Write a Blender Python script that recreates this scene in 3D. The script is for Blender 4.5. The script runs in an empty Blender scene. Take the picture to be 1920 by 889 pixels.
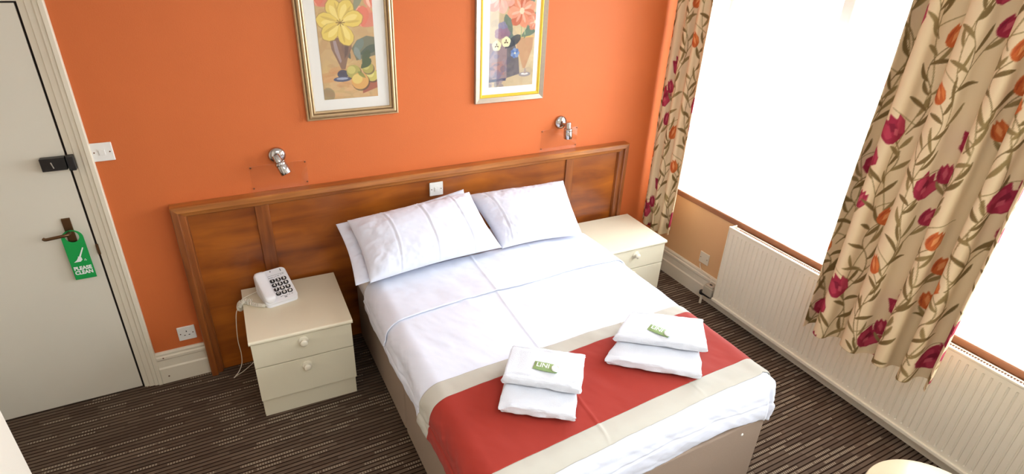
import bpy, bmesh, math, random
import numpy as np
from mathutils import Vector, Matrix
PI = math.pi
random.seed(7)
SC = bpy.context.scene
COL = SC.collection

# ---------------------------------------------------------------- camera
cam_d = bpy.data.cameras.new('camera'); cam = bpy.data.objects.new('camera', cam_d); COL.objects.link(cam)
cam_d.sensor_width = 36; cam_d.lens = 1076.06/1920*36; cam_d.clip_start = 0.02
RX, RR, RZ = math.radians(62.40777), math.radians(2.572166), math.radians(-28.85304)
cam.matrix_world = Matrix.Translation((0.595, -3.0589, 2.2868)) @ (Matrix.Rotation(RZ, 4, 'Z') @ Matrix.Rotation(RX, 4, 'X') @ Matrix.Rotation(RR, 4, 'Z'))
SC.camera = cam
# ---------------------------------------------------------------- world, light, exposure
w = bpy.data.worlds.new('world'); SC.world = w; w.use_nodes = True
bg = w.node_tree.nodes['Background']; bg.inputs[0].default_value = (0.84, 0.93, 1.0, 1); bg.inputs[1].default_value = 4.0
SC.view_settings.view_transform = 'Standard'; SC.view_settings.look = 'None'
SC.view_settings.exposure = 0.12; SC.view_settings.gamma = 1.0
SC.view_settings.use_curve_mapping = False
def area(name, loc, rot, sx, sy, power, col):
    l = bpy.data.lights.new(name, 'AREA'); l.shape = 'RECTANGLE'; l.size = sx; l.size_y = sy; l.energy = power; l.color = col
    o = bpy.data.objects.new(name, l); COL.objects.link(o); o.location = loc; o.rotation_euler = rot
    return o
# daylight outside the bay of windows, and an unseen soft fill added under the ceiling
area('window_daylight', (5.6, -2.1, 2.3), (0, math.radians(74), 0), 3.0, 5.5, 780, (0.82, 0.92, 1.0))
area('overhead_fill', (1.5, -2.9, 2.5), (math.radians(12), 0, 0), 1.3, 1.1, 24, (0.84, 0.93, 1.0))

# ---------------------------------------------------------------- helpers
def s2l(c):
    return tuple((x/12.92 if x <= .04045 else ((x+.055)/1.055)**2.4) for x in [v/255 for v in c])
def mat(name, rgb, rough=.6, metal=0, spec=.5, noise=0, nscale=20, bump=0, bscale=60, sheen=0, coat=0):
    m = bpy.data.materials.new(name); m.use_nodes = True
    nt = m.node_tree; b = nt.nodes['Principled BSDF']
    c = s2l(rgb) + (1,)
    b.inputs['Base Color'].default_value = c; b.inputs['Roughness'].default_value = rough
    b.inputs['Metallic'].default_value = metal; b.inputs['Specular IOR Level'].default_value = spec
    if coat: b.inputs['Coat Weight'].default_value = coat; b.inputs['Coat Roughness'].default_value = .12
    if sheen: b.inputs['Sheen Weight'].default_value = sheen
    tc = nt.nodes.new('ShaderNodeTexCoord')
    if noise:
        n = nt.nodes.new('ShaderNodeTexNoise'); n.inputs['Scale'].default_value = nscale; n.inputs['Detail'].default_value = 4
        nt.links.new(tc.outputs['Object'], n.inputs['Vector'])
        r = nt.nodes.new('ShaderNodeMix'); r.data_type = 'RGBA'
        r.inputs[6].default_value = tuple(x*(1-noise) for x in c[:3])+(1,); r.inputs[7].default_value = tuple(min(1, x*(1+noise)) for x in c[:3])+(1,)
        nt.links.new(n.outputs['Fac'], r.inputs[0]); nt.links.new(r.outputs[2], b.inputs['Base Color'])
    if bump:
        n2 = nt.nodes.new('ShaderNodeTexNoise'); n2.inputs['Scale'].default_value = bscale; n2.inputs['Detail'].default_value = 3
        nt.links.new(tc.outputs['Object'], n2.inputs['Vector'])
        bp = nt.nodes.new('ShaderNodeBump'); bp.inputs['Strength'].default_value = bump; bp.inputs['Distance'].default_value = .004
        nt.links.new(n2.outputs['Fac'], bp.inputs['Height']); nt.links.new(bp.outputs[0], b.inputs['Normal'])
    return m
def vcol_mat(name, rough=.8, trans=0, weave=0, sheen=0):
    m = bpy.data.materials.new(name); m.use_nodes = True; nt = m.node_tree; b = nt.nodes['Principled BSDF']
    a = nt.nodes.new('ShaderNodeVertexColor'); a.layer_name = 'Col'
    nt.links.new(a.outputs[0], b.inputs['Base Color']); b.inputs['Roughness'].default_value = rough
    b.inputs['Specular IOR Level'].default_value = .25
    if weave:
        tc = nt.nodes.new('ShaderNodeTexCoord'); n2 = nt.nodes.new('ShaderNodeTexNoise'); n2.inputs['Scale'].default_value = 500
        nt.links.new(tc.outputs['Object'], n2.inputs['Vector'])
        bp = nt.nodes.new('ShaderNodeBump'); bp.inputs['Strength'].default_value = weave; bp.inputs['Distance'].default_value = .001
        nt.links.new(n2.outputs['Fac'], bp.inputs['Height']); nt.links.new(bp.outputs[0], b.inputs['Normal'])
    if trans:
        t = nt.nodes.new('ShaderNodeBsdfTranslucent'); nt.links.new(a.outputs[0], t.inputs[0])
        mx = nt.nodes.new('ShaderNodeMixShader'); mx.inputs[0].default_value = trans
        nt.links.new(b.outputs[0], mx.inputs[1]); nt.links.new(t.outputs[0], mx.inputs[2])
        nt.links.new(mx.outputs[0], nt.nodes['Material Output'].inputs[0])
    return m
def tag(o, label=None, cat=None, group=None, kind=None):
    if label: o['label'] = label
    if cat: o['category'] = cat
    if group: o['group'] = group
    if kind: o['kind'] = kind
    return o
def thing(name, loc, label, cat, group=None, rot=(0, 0, 0), local=False):
    o = bpy.data.objects.new(name, None); COL.objects.link(o); o.location = loc; o.rotation_euler = rot; o.empty_display_size = .05
    tag(o, label, cat, group); o['local'] = 1 if local else 0
    return o
def root_of(p):
    while p.parent: p = p.parent
    return p
def finish(name, me, m, parent=None, smooth=False, label=None):
    """verts are in world coordinates, unless the thing at the root was made with local=True"""
    o = bpy.data.objects.new(name, me); COL.objects.link(o)
    if m: 
        for x in (m if isinstance(m, (list, tuple)) else [m]): me.materials.append(x)
    if smooth:
        me.polygons.foreach_set('use_smooth', [True]*len(me.polygons))
        if len(me.polygons) < 6000: me.set_sharp_from_angle(angle=math.radians(42))
    if parent:
        o.parent = parent; r = root_of(parent)
        if r.type == 'EMPTY' and not r.get('local'):
            me.transform(Matrix.Translation(-Vector(r.location)))
    if label: o['label'] = label
    return o
def from_bm(name, bm, m, parent=None, smooth=False, label=None):
    me = bpy.data.meshes.new(name); bmesh.ops.recalc_face_normals(bm, faces=bm.faces); bm.to_mesh(me); bm.free()
    return finish(name, me, m, parent, smooth, label)
def pyd(name, v, f, m, parent=None, smooth=False, label=None):
    me = bpy.data.meshes.new(name); me.from_pydata([tuple(map(float, p)) for p in v], [], [tuple(int(i) for i in q) for q in f]); me.update()
    return finish(name, me, m, parent, smooth, label)
def bm_box(bm, x0, x1, y0, y1, z0, z1, bev=0, seg=2, M=None):
    t = bmesh.new(); r = bmesh.ops.create_cube(t, size=1)
    for v in t.verts:
        v.co = Vector(((x0+x1)/2+v.co.x*(x1-x0), (y0+y1)/2+v.co.y*(y1-y0), (z0+z1)/2+v.co.z*(z1-z0)))
    if bev: bmesh.ops.bevel(t, geom=list(t.edges), offset=bev, segments=seg, profile=.5, affect='EDGES')
    if M is not None: t.transform(M)
    me = bpy.data.meshes.new('t'); t.to_mesh(me); t.free(); bm.from_mesh(me); bpy.data.meshes.remove(me)
def box(name, x0, x1, y0, y1, z0, z1, m, parent=None, bev=0, seg=2, M=None, label=None, smooth=False):
    bm = bmesh.new(); bm_box(bm, x0, x1, y0, y1, z0, z1, bev, seg, M)
    return from_bm(name, bm, m, parent, smooth, label)
def bm_lathe(bm, prof, n=32, M=None):
    """profile of (radius, height) about local Z"""
    t = bmesh.new(); rings = []
    for r, z in prof:
        if r < 1e-6: rings.append([t.verts.new((0, 0, z))])
        else: rings.append([t.verts.new((r*math.cos(2*PI*i/n), r*math.sin(2*PI*i/n), z)) for i in range(n)])
    for a, b in zip(rings, rings[1:]):
        for i in range(n):
            j = (i+1) % n
            if len(a) == 1 and len(b) == 1: continue
            if len(a) == 1: t.faces.new((a[0], b[i], b[j]))
            elif len(b) == 1: t.faces.new((a[i], b[0], a[j]))
            else: t.faces.new((a[i], b[i], b[j], a[j]))
    if M is not None: t.transform(M)
    me = bpy.data.meshes.new('t'); t.to_mesh(me); t.free(); bm.from_mesh(me); bpy.data.meshes.remove(me)
def lathe(name, prof, m, parent=None, n=32, M=None, smooth=True, label=None):
    bm = bmesh.new(); bm_lathe(bm, prof, n, M); return from_bm(name, bm, m, parent, smooth, label)
def axis_M(p, d):
    """matrix placing local Z along d at p"""
    return Matrix.Translation(p) @ Vector(d).normalized().to_track_quat('Z', 'Y').to_matrix().to_4x4()
def tube_vf(pts, r, n=8):
    pts = [Vector(p) for p in pts]; V = []; F = []
    up = None
    for i, p in enumerate(pts):
        d = (pts[min(i+1, len(pts)-1)]-pts[max(i-1, 0)]).normalized()
        if up is None: up = d.orthogonal().normalized()
        up = (up-d*up.dot(d)).normalized(); s = d.cross(up)
        for k in range(n):
            a = 2*PI*k/n; V.append(p+up*math.cos(a)*r+s*math.sin(a)*r)
    for i in range(len(pts)-1):
        for k in range(n): F.append((i*n+k, i*n+(k+1) % n, (i+1)*n+(k+1) % n, (i+1)*n+k))
    F.append(tuple(range(n))[::-1]); F.append(tuple((len(pts)-1)*n+k for k in range(n)))
    return V, F
def tube(name, pts, r, m, parent=None, n=8, label=None):
    V, F = tube_vf(pts, r, n); return pyd(name, V, F, m, parent, True, label)
def spline(P, n=12):
    """Catmull-Rom through P"""
    P = [Vector(p) for p in P]; P = [P[0]*2-P[1]]+P+[P[-1]*2-P[-2]]; out = []
    for i in range(1, len(P)-2):
        for k in range(n):
            t = k/n; a, b, c, d = P[i-1:i+3]
            out.append(.5*((2*b)+(c-a)*t+(2*a-5*b+4*c-d)*t*t+(3*b-a-3*c+d)*t**3))
    out.append(P[-2]); return out
def sweep(name, path, prof, closed, to3, m, parent=None, label=None, smooth=False):
    """mitred moulding: path of 2D points, prof of (inward offset, depth); to3(a, b, depth) -> 3D"""
    n = len(path); V = []; F = []
    for i in range(n):
        p = Vector(path[i])
        a = Vector(path[i-1]) if (closed or i > 0) else None
        b = Vector(path[(i+1) % n]) if (closed or i < n-1) else None
        if a is None: d = (b-p).normalized(); nv = Vector((-d.y, d.x))
        elif b is None: d = (p-a).normalized(); nv = Vector((-d.y, d.x))
        else:
            d1 = (p-a).normalized(); d2 = (b-p).normalized(); n1 = Vector((-d1.y, d1.x)); n2 = Vector((-d2.y, d2.x))
            nv = (n1+n2)/(1+n1.dot(n2))
        for o, dep in prof: V.append(to3(p.x+nv.x*o, p.y+nv.y*o, dep))
    k = len(prof)
    for i in range(n if closed else n-1):
        j = (i+1) % n
        for q in range(k): F.append((i*k+q, i*k+(q+1) % k, j*k+(q+1) % k, j*k+q))
    if not closed:
        F.append(tuple(range(k))); F.append(tuple((n-1)*k+q for q in range(k))[::-1])
    bm = bmesh.new(); vs = [bm.verts.new(v) for v in V]
    for f in F: bm.faces.new([vs[i] for i in f])
    return from_bm(name, bm, m, parent, smooth, label)
def text_mesh(name, body, size, M, m, parent, depth=.0006, bold=0, sx=1, label=None, lh=1.0):
    c = bpy.data.curves.new('t', 'FONT'); c.body = body; c.size = size; c.extrude = depth; c.offset = bold
    c.align_x = 'CENTER'; c.align_y = 'CENTER'; c.space_line = lh; c.resolution_u = 4
    t = bpy.data.objects.new('t', c); COL.objects.link(t)
    dg = bpy.context.evaluated_depsgraph_get(); dg.update()
    me = bpy.data.meshes.new_from_object(t.evaluated_get(dg)); bpy.data.objects.remove(t)
    me.transform(Matrix.Diagonal((sx, 1, 1, 1))); me.transform(M); me.name = name
    return finish(name, me, m, parent, False, label)
def vnoise(x, y, seed=0):
    xi = np.floor(x).astype(int); yi = np.floor(y).astype(int); fx = x-xi; fy = y-yi
    fx = fx*fx*(3-2*fx); fy = fy*fy*(3-2*fy)
    def h(a, b):
        n = (a*374761393+b*668265263+seed*974634777) & 0x7fffffff
        n = ((n ^ (n >> 13))*1274126177) & 0x7fffffff
        return ((n ^ (n >> 16)) & 0xffff)/65535.
    return (h(xi, yi)*(1-fx)+h(xi+1, yi)*fx)*(1-fy)+(h(xi, yi+1)*(1-fx)+h(xi+1, yi+1)*fx)*fy
def fbm(x, y, seed=0, o=3):
    s = 0; a = .5
    for k in range(o): s = s+a*(vnoise(x*2**k, y*2**k, seed+k)-.5)*2; a *= .5
    return s
def grid_faces(nu, nv, off=0):
    i, j = np.meshgrid(np.arange(nu-1), np.arange(nv-1), indexing='ij'); a = (i*nv+j).ravel()+off
    return np.stack([a, a+nv, a+nv+1, a+1], 1)
def grid_mesh(name, P, m, parent=None, thick=0, col=None, label=None, flip=False):
    """P: (nu, nv, 3) grid"""
    nu, nv = P.shape[:2]; F = grid_faces(nu, nv)
    if flip: F = F[:, ::-1]
    V = P.reshape(-1, 3)
    if thick:
        du = np.gradient(P, axis=0); dv = np.gradient(P, axis=1); N = np.cross(du, dv); N /= np.linalg.norm(N, axis=2, keepdims=True)+1e-12
        if flip: N = -N
        V2 = (P-N*thick).reshape(-1, 3); n0 = len(V); F2 = F[:, ::-1]+n0
        b = [i*nv for i in range(nu)]+[(nu-1)*nv+j for j in range(1, nv)]+[i*nv+nv-1 for i in range(nu-2, -1, -1)]+[j for j in range(nv-2, 0, -1)]
        b = np.array(b); bn = np.roll(b, -1); S = np.stack([b, bn, bn+n0, b+n0], 1)
        if not flip: S = S[:, ::-1]
        V = np.vstack([V, V2]); F = np.vstack([F, F2, S])
    me = bpy.data.meshes.new(name); me.vertices.add(len(V)); me.vertices.foreach_set('co', V.astype(np.float32).ravel())
    me.loops.add(F.size); me.polygons.add(len(F)); me.loops.foreach_set('vertex_index', F.astype(np.int32).ravel())
    me.polygons.foreach_set('loop_start', np.arange(0, F.size, 4, dtype=np.int32)); me.update(calc_edges=True); me.validate()
    if col is not None:
        c = col.reshape(-1, 3)
        if thick: c = np.vstack([c, c])
        a = me.color_attributes.new('Col', 'FLOAT_COLOR', 'POINT'); a.data.foreach_set('color', np.hstack([c, np.ones((len(c), 1))]).astype(np.float32).ravel())
    return finish(name, me, m, parent, True, label)

class Canvas:
    """a printed pattern in metres, sampled onto mesh vertices; sRGB in, linear out"""
    def __init__(s, w, h, res, bgc):
        s.nx = int(w/res)+1; s.ny = int(h/res)+1; s.res = res
        s.a = np.tile(np.array(bgc, float), (s.nx*2, s.ny*2, 1)); s.h = res/2
    def poly(s, pts, c, al=1, soft=0):
        p = np.array(pts, float)/s.h; x0, y0 = np.floor(p.min(0)).astype(int)-1; x1, y1 = np.ceil(p.max(0)).astype(int)+2
        x0 = max(x0, 0); y0 = max(y0, 0); x1 = min(x1, s.nx*2); y1 = min(y1, s.ny*2)
        if x0 >= x1 or y0 >= y1: return
        X, Y = np.meshgrid(np.arange(x0, x1), np.arange(y0, y1), indexing='ij'); ins = np.zeros(X.shape, bool)
        for i in range(len(p)):
            ax, ay = p[i]; bx, by = p[(i+1) % len(p)]
            if ay == by: continue
            k = ((ay > Y) != (by > Y)) & (X < (bx-ax)*(Y-ay)/(by-ay)+ax); ins ^= k
        sub = s.a[x0:x1, y0:y1]; sub[ins] = sub[ins]*(1-al)+np.array(c, float)*al
    def ell(s, x, y, rx, ry, c, ang=0, al=1):
        t = np.linspace(0, 2*PI, 20, endpoint=False); ca, sa = math.cos(ang), math.sin(ang)
        s.poly([(x+rx*math.cos(q)*ca-ry*math.sin(q)*sa, y+rx*math.cos(q)*sa+ry*math.sin(q)*ca) for q in t], c, al)
    def stroke(s, pts, w0, w1, c, al=1):
        P = [Vector(p) for p in pts]; L = []; R = []; n = len(P)
        for i, p in enumerate(P):
            d = P[min(i+1, n-1)]-P[max(i-1, 0)]; d = Vector((-d.y, d.x)); 
            if d.length: d.normalize()
            w_ = (w0+(w1-w0)*i/(n-1))/2; L.append(tuple(p+d*w_)); R.append(tuple(p-d*w_))
        s.poly(L+R[::-1], c, al)
    def out(s):
        a = s.a.reshape(s.nx, 2, s.ny, 2, 3).mean((1, 3))/255.; a = np.clip(a, 0, 1)
        return np.where(a <= .04045, a/12.92, ((a+.055)/1.055)**2.4)
def bez(p0, p1, p2, n=14):
    return [((1-t)**2*p0[0]+2*t*(1-t)*p1[0]+t*t*p2[0], (1-t)**2*p0[1]+2*t*(1-t)*p1[1]+t*t*p2[1]) for t in [k/n for k in range(n+1)]]

# ---------------------------------------------------------------- materials
def wall_material(name, rgb, var=.05):
    m = mat(name, rgb, .62, spec=.35, noise=var, nscale=3.5, bump=.12, bscale=180)
    return m
M_orange = wall_material('orange_paint', (208, 108, 54))
M_peach = wall_material('peach_paint', (222, 176, 128), .03)
M_cream_wall = wall_material('cream_wall_paint', (232, 222, 206), .02)
M_ceil = mat('ceiling_paint', (240, 236, 228), .8)
M_gloss = mat('cream_gloss_paint', (228, 217, 196), .38, noise=.03, nscale=4)
M_door = mat('door_paint', (224, 216, 199), .45, noise=.03, nscale=2.5)
M_dark = mat('gap_shade', (30, 22, 16), .9)
M_black = mat('black_metal', (28, 26, 26), .4)
M_bronze = mat('bronze', (112, 84, 58), .35, metal=.85)
M_chrome = mat('chrome', (186, 182, 180), .10, metal=1)
M_steel = mat('screw_metal', (120, 84, 60), .35, metal=.8)
M_white = mat('white_plastic', (238, 234, 228), .35)
M_white2 = mat('ivory_plastic', (226, 214, 192), .4)
M_laminate = mat('cream_laminate', (228, 218, 192), .42, noise=.02, nscale=6)
M_knob = mat('cream_knob', (234, 224, 202), .3)
M_sheet = mat('white_cotton', (226, 229, 242), .85, spec=.2, bump=.10, bscale=45, sheen=.1)
M_pillow = mat('white_pillowcase', (224, 227, 241), .85, spec=.2, bump=.12, bscale=35, sheen=.1)
M_towel = mat('white_terry', (228, 230, 238), .95, spec=.1, bump=.7, bscale=420, sheen=.3)
M_red = mat('rust_red_cloth', (160, 50, 38), .8, spec=.2, noise=.05, nscale=5, sheen=.1)
M_band = mat('stone_cloth', (192, 186, 174), .8, spec=.2, noise=.03, nscale=6)
M_divan = mat('taupe_upholstery', (158, 138, 122), .85, spec=.15, noise=.08, nscale=160, bump=.2, bscale=400)
M_mattress = mat('mattress_sheet', (232, 228, 228), .85, noise=.02)
M_rad = mat('radiator_enamel', (228, 218, 198), .4)
M_cord = mat('white_cord', (236, 228, 212), .45)
M_green = mat('green_card', (18, 158, 74), .4)
M_packet = mat('green_packet', (142, 168, 112), .35, noise=.15, nscale=90)
M_print_w = mat('white_print', (245, 246, 242), .5)
M_soap = mat('white_soap', (245, 245, 240), .35)
M_grey_print = mat('grey_print', (90, 92, 98), .6)
M_key = mat('black_key', (34, 35, 40), .35)
M_phone = mat('white_phone_plastic', (240, 240, 244), .28)
M_hole = mat('socket_hole', (40, 28, 22), .8)
M_sillbrown = mat('brown_sill_paint', (150, 98, 66), .5, noise=.06, nscale=8)
M_sillwhite = mat('white_sill_top', (238, 230, 216), .5)
M_upvc = mat('white_upvc', (232, 230, 226), .4)
M_valve = mat('valve_grey', (176, 166, 148), .45)
M_stool = mat('pale_wood_lacquer', (206, 184, 152), .3, noise=.1, nscale=6, coat=.4)

def wood(name, dark, light, axis='X', rough=.26, scale=1.0, coat=.5, streak=30):
    m = bpy.data.materials.new(name); m.use_nodes = True; nt = m.node_tree; b = nt.nodes['Principled BSDF']
    tc = nt.nodes.new('ShaderNodeTexCoord'); mp = nt.nodes.new('ShaderNodeMapping')
    s = [streak*scale]*3; s['XYZ'.index(axis)] = 1.6*scale
    mp.inputs['Scale'].default_value = s; nt.links.new(tc.outputs['Object'], mp.inputs['Vector'])
    n1 = nt.nodes.new('ShaderNodeTexNoise'); n1.inputs['Scale'].default_value = 1.3; n1.inputs['Detail'].default_value = 5; n1.inputs['Distortion'].default_value = .6
    nt.links.new(mp.outputs[0], n1.inputs['Vector'])
    n2 = nt.nodes.new('ShaderNodeTexNoise'); n2.inputs['Scale'].default_value = 2.2; n2.inputs['Detail'].default_value = 3
    nt.links.new(tc.outputs['Object'], n2.inputs['Vector'])
    add = nt.nodes.new('ShaderNodeMath'); add.operation = 'ADD'; nt.links.new(n1.outputs['Fac'], add.inputs[0]); nt.links.new(n2.outputs['Fac'], add.inputs[1])
    cr = nt.nodes.new('ShaderNodeValToRGB'); cr.color_ramp.elements[0].position = .35; cr.color_ramp.elements[1].position = .66
    h = nt.nodes.new('ShaderNodeMath'); h.operation = 'MULTIPLY'; h.inputs[1].default_value = .5; nt.links.new(add.outputs[0], h.inputs[0])
    nt.links.new(h.outputs[0], cr.inputs[0]); cr.color_ramp.elements[0].color = s2l(dark)+(1,); cr.color_ramp.elements[1].color = s2l(light)+(1,)
    nt.links.new(cr.outputs[0], b.inputs['Base Color']); b.inputs['Roughness'].default_value = rough
    b.inputs['Coat Weight'].default_value = coat; b.inputs['Coat Roughness'].default_value = .15
    return m
M_panel = wood('headboard_veneer', (104, 44, 12), (184, 102, 28), rough=.36, coat=.3, streak=9)
M_rail = wood('headboard_rail_wood', (134, 72, 28), (190, 120, 56), rough=.36, coat=.25)
M_stile = wood('headboard_stile_wood', (112, 56, 22), (164, 94, 42), 'Z', rough=.36, coat=.25)

def carpet_material():
    m = bpy.data.materials.new('striped_carpet'); m.use_nodes = True; nt = m.node_tree; b = nt.nodes['Principled BSDF']; L = nt.links
    geo = nt.nodes.new('ShaderNodeNewGeometry'); sep = nt.nodes.new('ShaderNodeSeparateXYZ'); L.new(geo.outputs['Position'], sep.inputs[0])
    def mth(op, a, c=None, c2=None):
        n = nt.nodes.new('ShaderNodeMath'); n.operation = op
        for i, v in enumerate((a, c, c2)):
            if v is None: continue
            if isinstance(v, (int, float)): n.inputs[i].default_value = v
            else: L.new(v, n.inputs[i])
        return n.outputs[0]
    def wn(a, c):
        cb = nt.nodes.new('ShaderNodeCombineXYZ'); L.new(a, cb.inputs[0])
        if isinstance(c, (int, float)): cb.inputs[1].default_value = c
        else: L.new(c, cb.inputs[1])
        n = nt.nodes.new('ShaderNodeTexWhiteNoise'); n.noise_dimensions = '2D'; L.new(cb.outputs[0], n.inputs['Vector']); return n.outputs['Value']
    P = .0235
    yy = mth('DIVIDE', sep.outputs[1], P); row = mth('FLOOR', yy); fy = mth('FRACT', yy)
    r1 = wn(row, 3.3)
    u = mth('ADD', mth('DIVIDE', sep.outputs[0], .125), mth('MULTIPLY', r1, 7)); cell = mth('FLOOR', u); fu = mth('FRACT', u)
    r2 = wn(row, cell)
    dash = mth('MULTIPLY', mth('LESS_THAN', fu, .92), mth('LESS_THAN', r2, .24))
    mid = mth('MULTIPLY', mth('GREATER_THAN', fy, .38), mth('LESS_THAN', fy, .86))
    dots = mth('GREATER_THAN', mth('SINE', mth('MULTIPLY', sep.outputs[0], 2*PI/.0125)), -.25)
    d1 = mth('MULTIPLY', mth('MULTIPLY', dash, mid), dots)
    groove = mth('LESS_THAN', fy, .27)
    r3 = wn(cell, row)
    tn = nt.nodes.new('ShaderNodeTexNoise'); tn.inputs['Scale'].default_value = 220; tn.inputs['Detail'].default_value = 2; L.new(geo.outputs['Position'], tn.inputs['Vector'])
    base = nt.nodes.new('ShaderNodeMix'); base.data_type = 'RGBA'; base.inputs[6].default_value = s2l((80, 63, 52))+(1,); base.inputs[7].default_value = s2l((122, 104, 88))+(1,)
    L.new(mth('ADD', mth('MULTIPLY', r3, .55), mth('MULTIPLY', tn.outputs['Fac'], .45)), base.inputs[0])
    m2 = nt.nodes.new('ShaderNodeMix'); m2.data_type = 'RGBA'; L.new(d1, m2.inputs[0]); L.new(base.outputs[2], m2.inputs[6]); m2.inputs[7].default_value = s2l((156, 140, 120))+(1,)
    m3 = nt.nodes.new('ShaderNodeMix'); m3.data_type = 'RGBA'; L.new(groove, m3.inputs[0]); L.new(m2.outputs[2], m3.inputs[6]); m3.inputs[7].default_value = s2l((44, 31, 24))+(1,)
    L.new(m3.outputs[2], b.inputs['Base Color']); b.inputs['Roughness'].default_value = .95; b.inputs['Specular IOR Level'].default_value = .1
    bp = nt.nodes.new('ShaderNodeBump'); bp.inputs['Strength'].default_value = .5; bp.inputs['Distance'].default_value = .003
    L.new(mth('MULTIPLY', mth('SINE', mth('MULTIPLY', fy, PI)), 1.0), bp.inputs['Height']); L.new(bp.outputs[0], b.inputs['Normal'])
    return m
M_carpet = carpet_material()

def glass_mat(name, tint=(1, 1, 1), refl=.06):
    m = bpy.data.materials.new(name); m.use_nodes = True; nt = m.node_tree; nt.nodes.remove(nt.nodes['Principled BSDF'])
    t = nt.nodes.new('ShaderNodeBsdfTransparent'); t.inputs[0].default_value = tint+(1,); g = nt.nodes.new('ShaderNodeBsdfGlossy'); g.inputs['Roughness'].default_value = .03
    mx = nt.nodes.new('ShaderNodeMixShader'); mx.inputs[0].default_value = refl
    nt.links.new(t.outputs[0], mx.inputs[1]); nt.links.new(g.outputs[0], mx.inputs[2]); nt.links.new(mx.outputs[0], nt.nodes['Material Output'].inputs[0]); return m
M_glass = glass_mat('window_glass')
M_acrylic = glass_mat('clear_acrylic', (.992, .988, .98), .03)
M_picglass = glass_mat('picture_glass', (1, 1, 1), .04)
def net_mat():
    m = bpy.data.materials.new('white_net'); m.use_nodes = True; nt = m.node_tree; nt.nodes.remove(nt.nodes['Principled BSDF'])
    t = nt.nodes.new('ShaderNodeBsdfTransparent'); d = nt.nodes.new('ShaderNodeBsdfTranslucent'); d.inputs[0].default_value = (.95, .95, .94, 1)
    e = nt.nodes.new('ShaderNodeBsdfDiffuse'); e.inputs[0].default_value = (.95, .95, .94, 1)
    a = nt.nodes.new('ShaderNodeMixShader'); a.inputs[0].default_value = .35; nt.links.new(d.outputs[0], a.inputs[1]); nt.links.new(e.outputs[0], a.inputs[2])
    mx = nt.nodes.new('ShaderNodeMixShader'); mx.inputs[0].default_value = .45
    nt.links.new(t.outputs[0], mx.inputs[1]); nt.links.new(a.outputs[0], mx.inputs[2]); nt.links.new(mx.outputs[0], nt.nodes['Material Output'].inputs[0]); return m
M_net = net_mat()

# ---------------------------------------------------------------- room shell
XW = 3.556; ZC = 2.62; YF = -4.1; XL = -0.16; SILL = .69; WT = 2.35; WY0 = -.175; WY1 = -3.75
def struct(o): o['kind'] = 'structure'; return o
struct(box('floor', -1.0, XW+.1, YF-.1, .12, -.1, 0, M_carpet))
struct(box('ceiling', -1.0, XW+.4, YF-.1, .12, ZC, ZC+.1, M_ceil))
# back wall with the door opening (x -0.79..0, up to 1.985)
bm = bmesh.new()
bm_box(bm, .004, XW+.1, 0, .12, 0, ZC); bm_box(bm, -.80, .004, 0, .12, 1.986, ZC); bm_box(bm, -1.0, -.80, 0, .12, 0, ZC)
struct(from_bm('wall_back', bm, M_orange))
# right wall: below the sill, above the head, the two ends
bm = bmesh.new()
bm_box(bm, XW, XW+.3, YF, 0, 0, SILL-.03); bm_box(bm, XW, XW+.3, YF, 0, WT, ZC); bm_box(bm, XW, XW+.3, WY0, 0, SILL-.03, WT); bm_box(bm, XW, XW+.3, YF, WY1, SILL-.03, WT)
struct(from_bm('wall_right', bm, M_peach))
struct(box('wall_left', -.98, XL, YF, -1.139, 0, ZC, M_cream_wall))
struct(box('wall_left', -1.0, -.82, -1.139, 0, 0, ZC, M_cream_wall))
struct(box('wall_front', -1.0, XW+.3, YF-.1, YF, 0, ZC, M_cream_wall))
# skirting boards: moulded profile swept along each wall  (offset out of wall, height)
SK = [(0, 0), (.022, 0), (.022, .098), (.0155, .106), (.0145, .15), (.019, .158), (.019, .172), (.0115, .178), (.0125, .190), (.008, .199), (0, .201)]
def skirting(name, a, b, nrm):
    V = []; F = []; k = len(SK)
    for p in (a, b):
        for o, z in SK: V.append((p[0]+nrm[0]*o, p[1]+nrm[1]*o, z))
    for q in range(k): F.append((q, (q+1) % k, k+(q+1) % k, k+q))
    F += [tuple(range(k)), tuple(range(2*k-1, k-1, -1))]
    bm = bmesh.new(); vs = [bm.verts.new(v) for v in V]
    for f in F: bm.faces.new([vs[i] for i in f])
    return struct(from_bm(name, bm, M_gloss))
skirting('baseboard_back', (.094, 0), (.336, 0), (0, -1))
skirting('baseboard_back', (3.149, 0), (XW, 0), (0, -1))
skirting('baseboard_right', (XW, -.002), (XW, YF), (-1, 0))
# small dark screw heads on the skirting by the door
t_ = (.13, .045), (.127, .168)
bm = bmesh.new()
for x, z in t_: bm_lathe(bm, [(0, 0), (.004, 0), (.004, .002), (0, .002)], 10, axis_M((x, -.0185 if z > .1 else -.022, z), (0, -1, 0)))
o = from_bm('skirting_screws', bm, M_steel); o['kind'] = 'structure'; o.name = 'trim_1'

# door
dr = bpy.data.objects.new('door_1', None); COL.objects.link(dr); dr.location = (-.39, 0, 0); dr['kind'] = 'structure'; dr['local'] = 0
box('gap_shade_strip', -.006, .004, .006, .05, .0, 1.985, M_dark, dr)  # solid dark strips stand in for the shade between leaf and frame
box('gap_shade_strip', -.80, -.006, .006, .05, 1.9795, 1.986, M_dark, dr)
box('door_leaf', -.775, -.006, .0, .042, .008, 1.979, M_door, dr, .0025)
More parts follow.
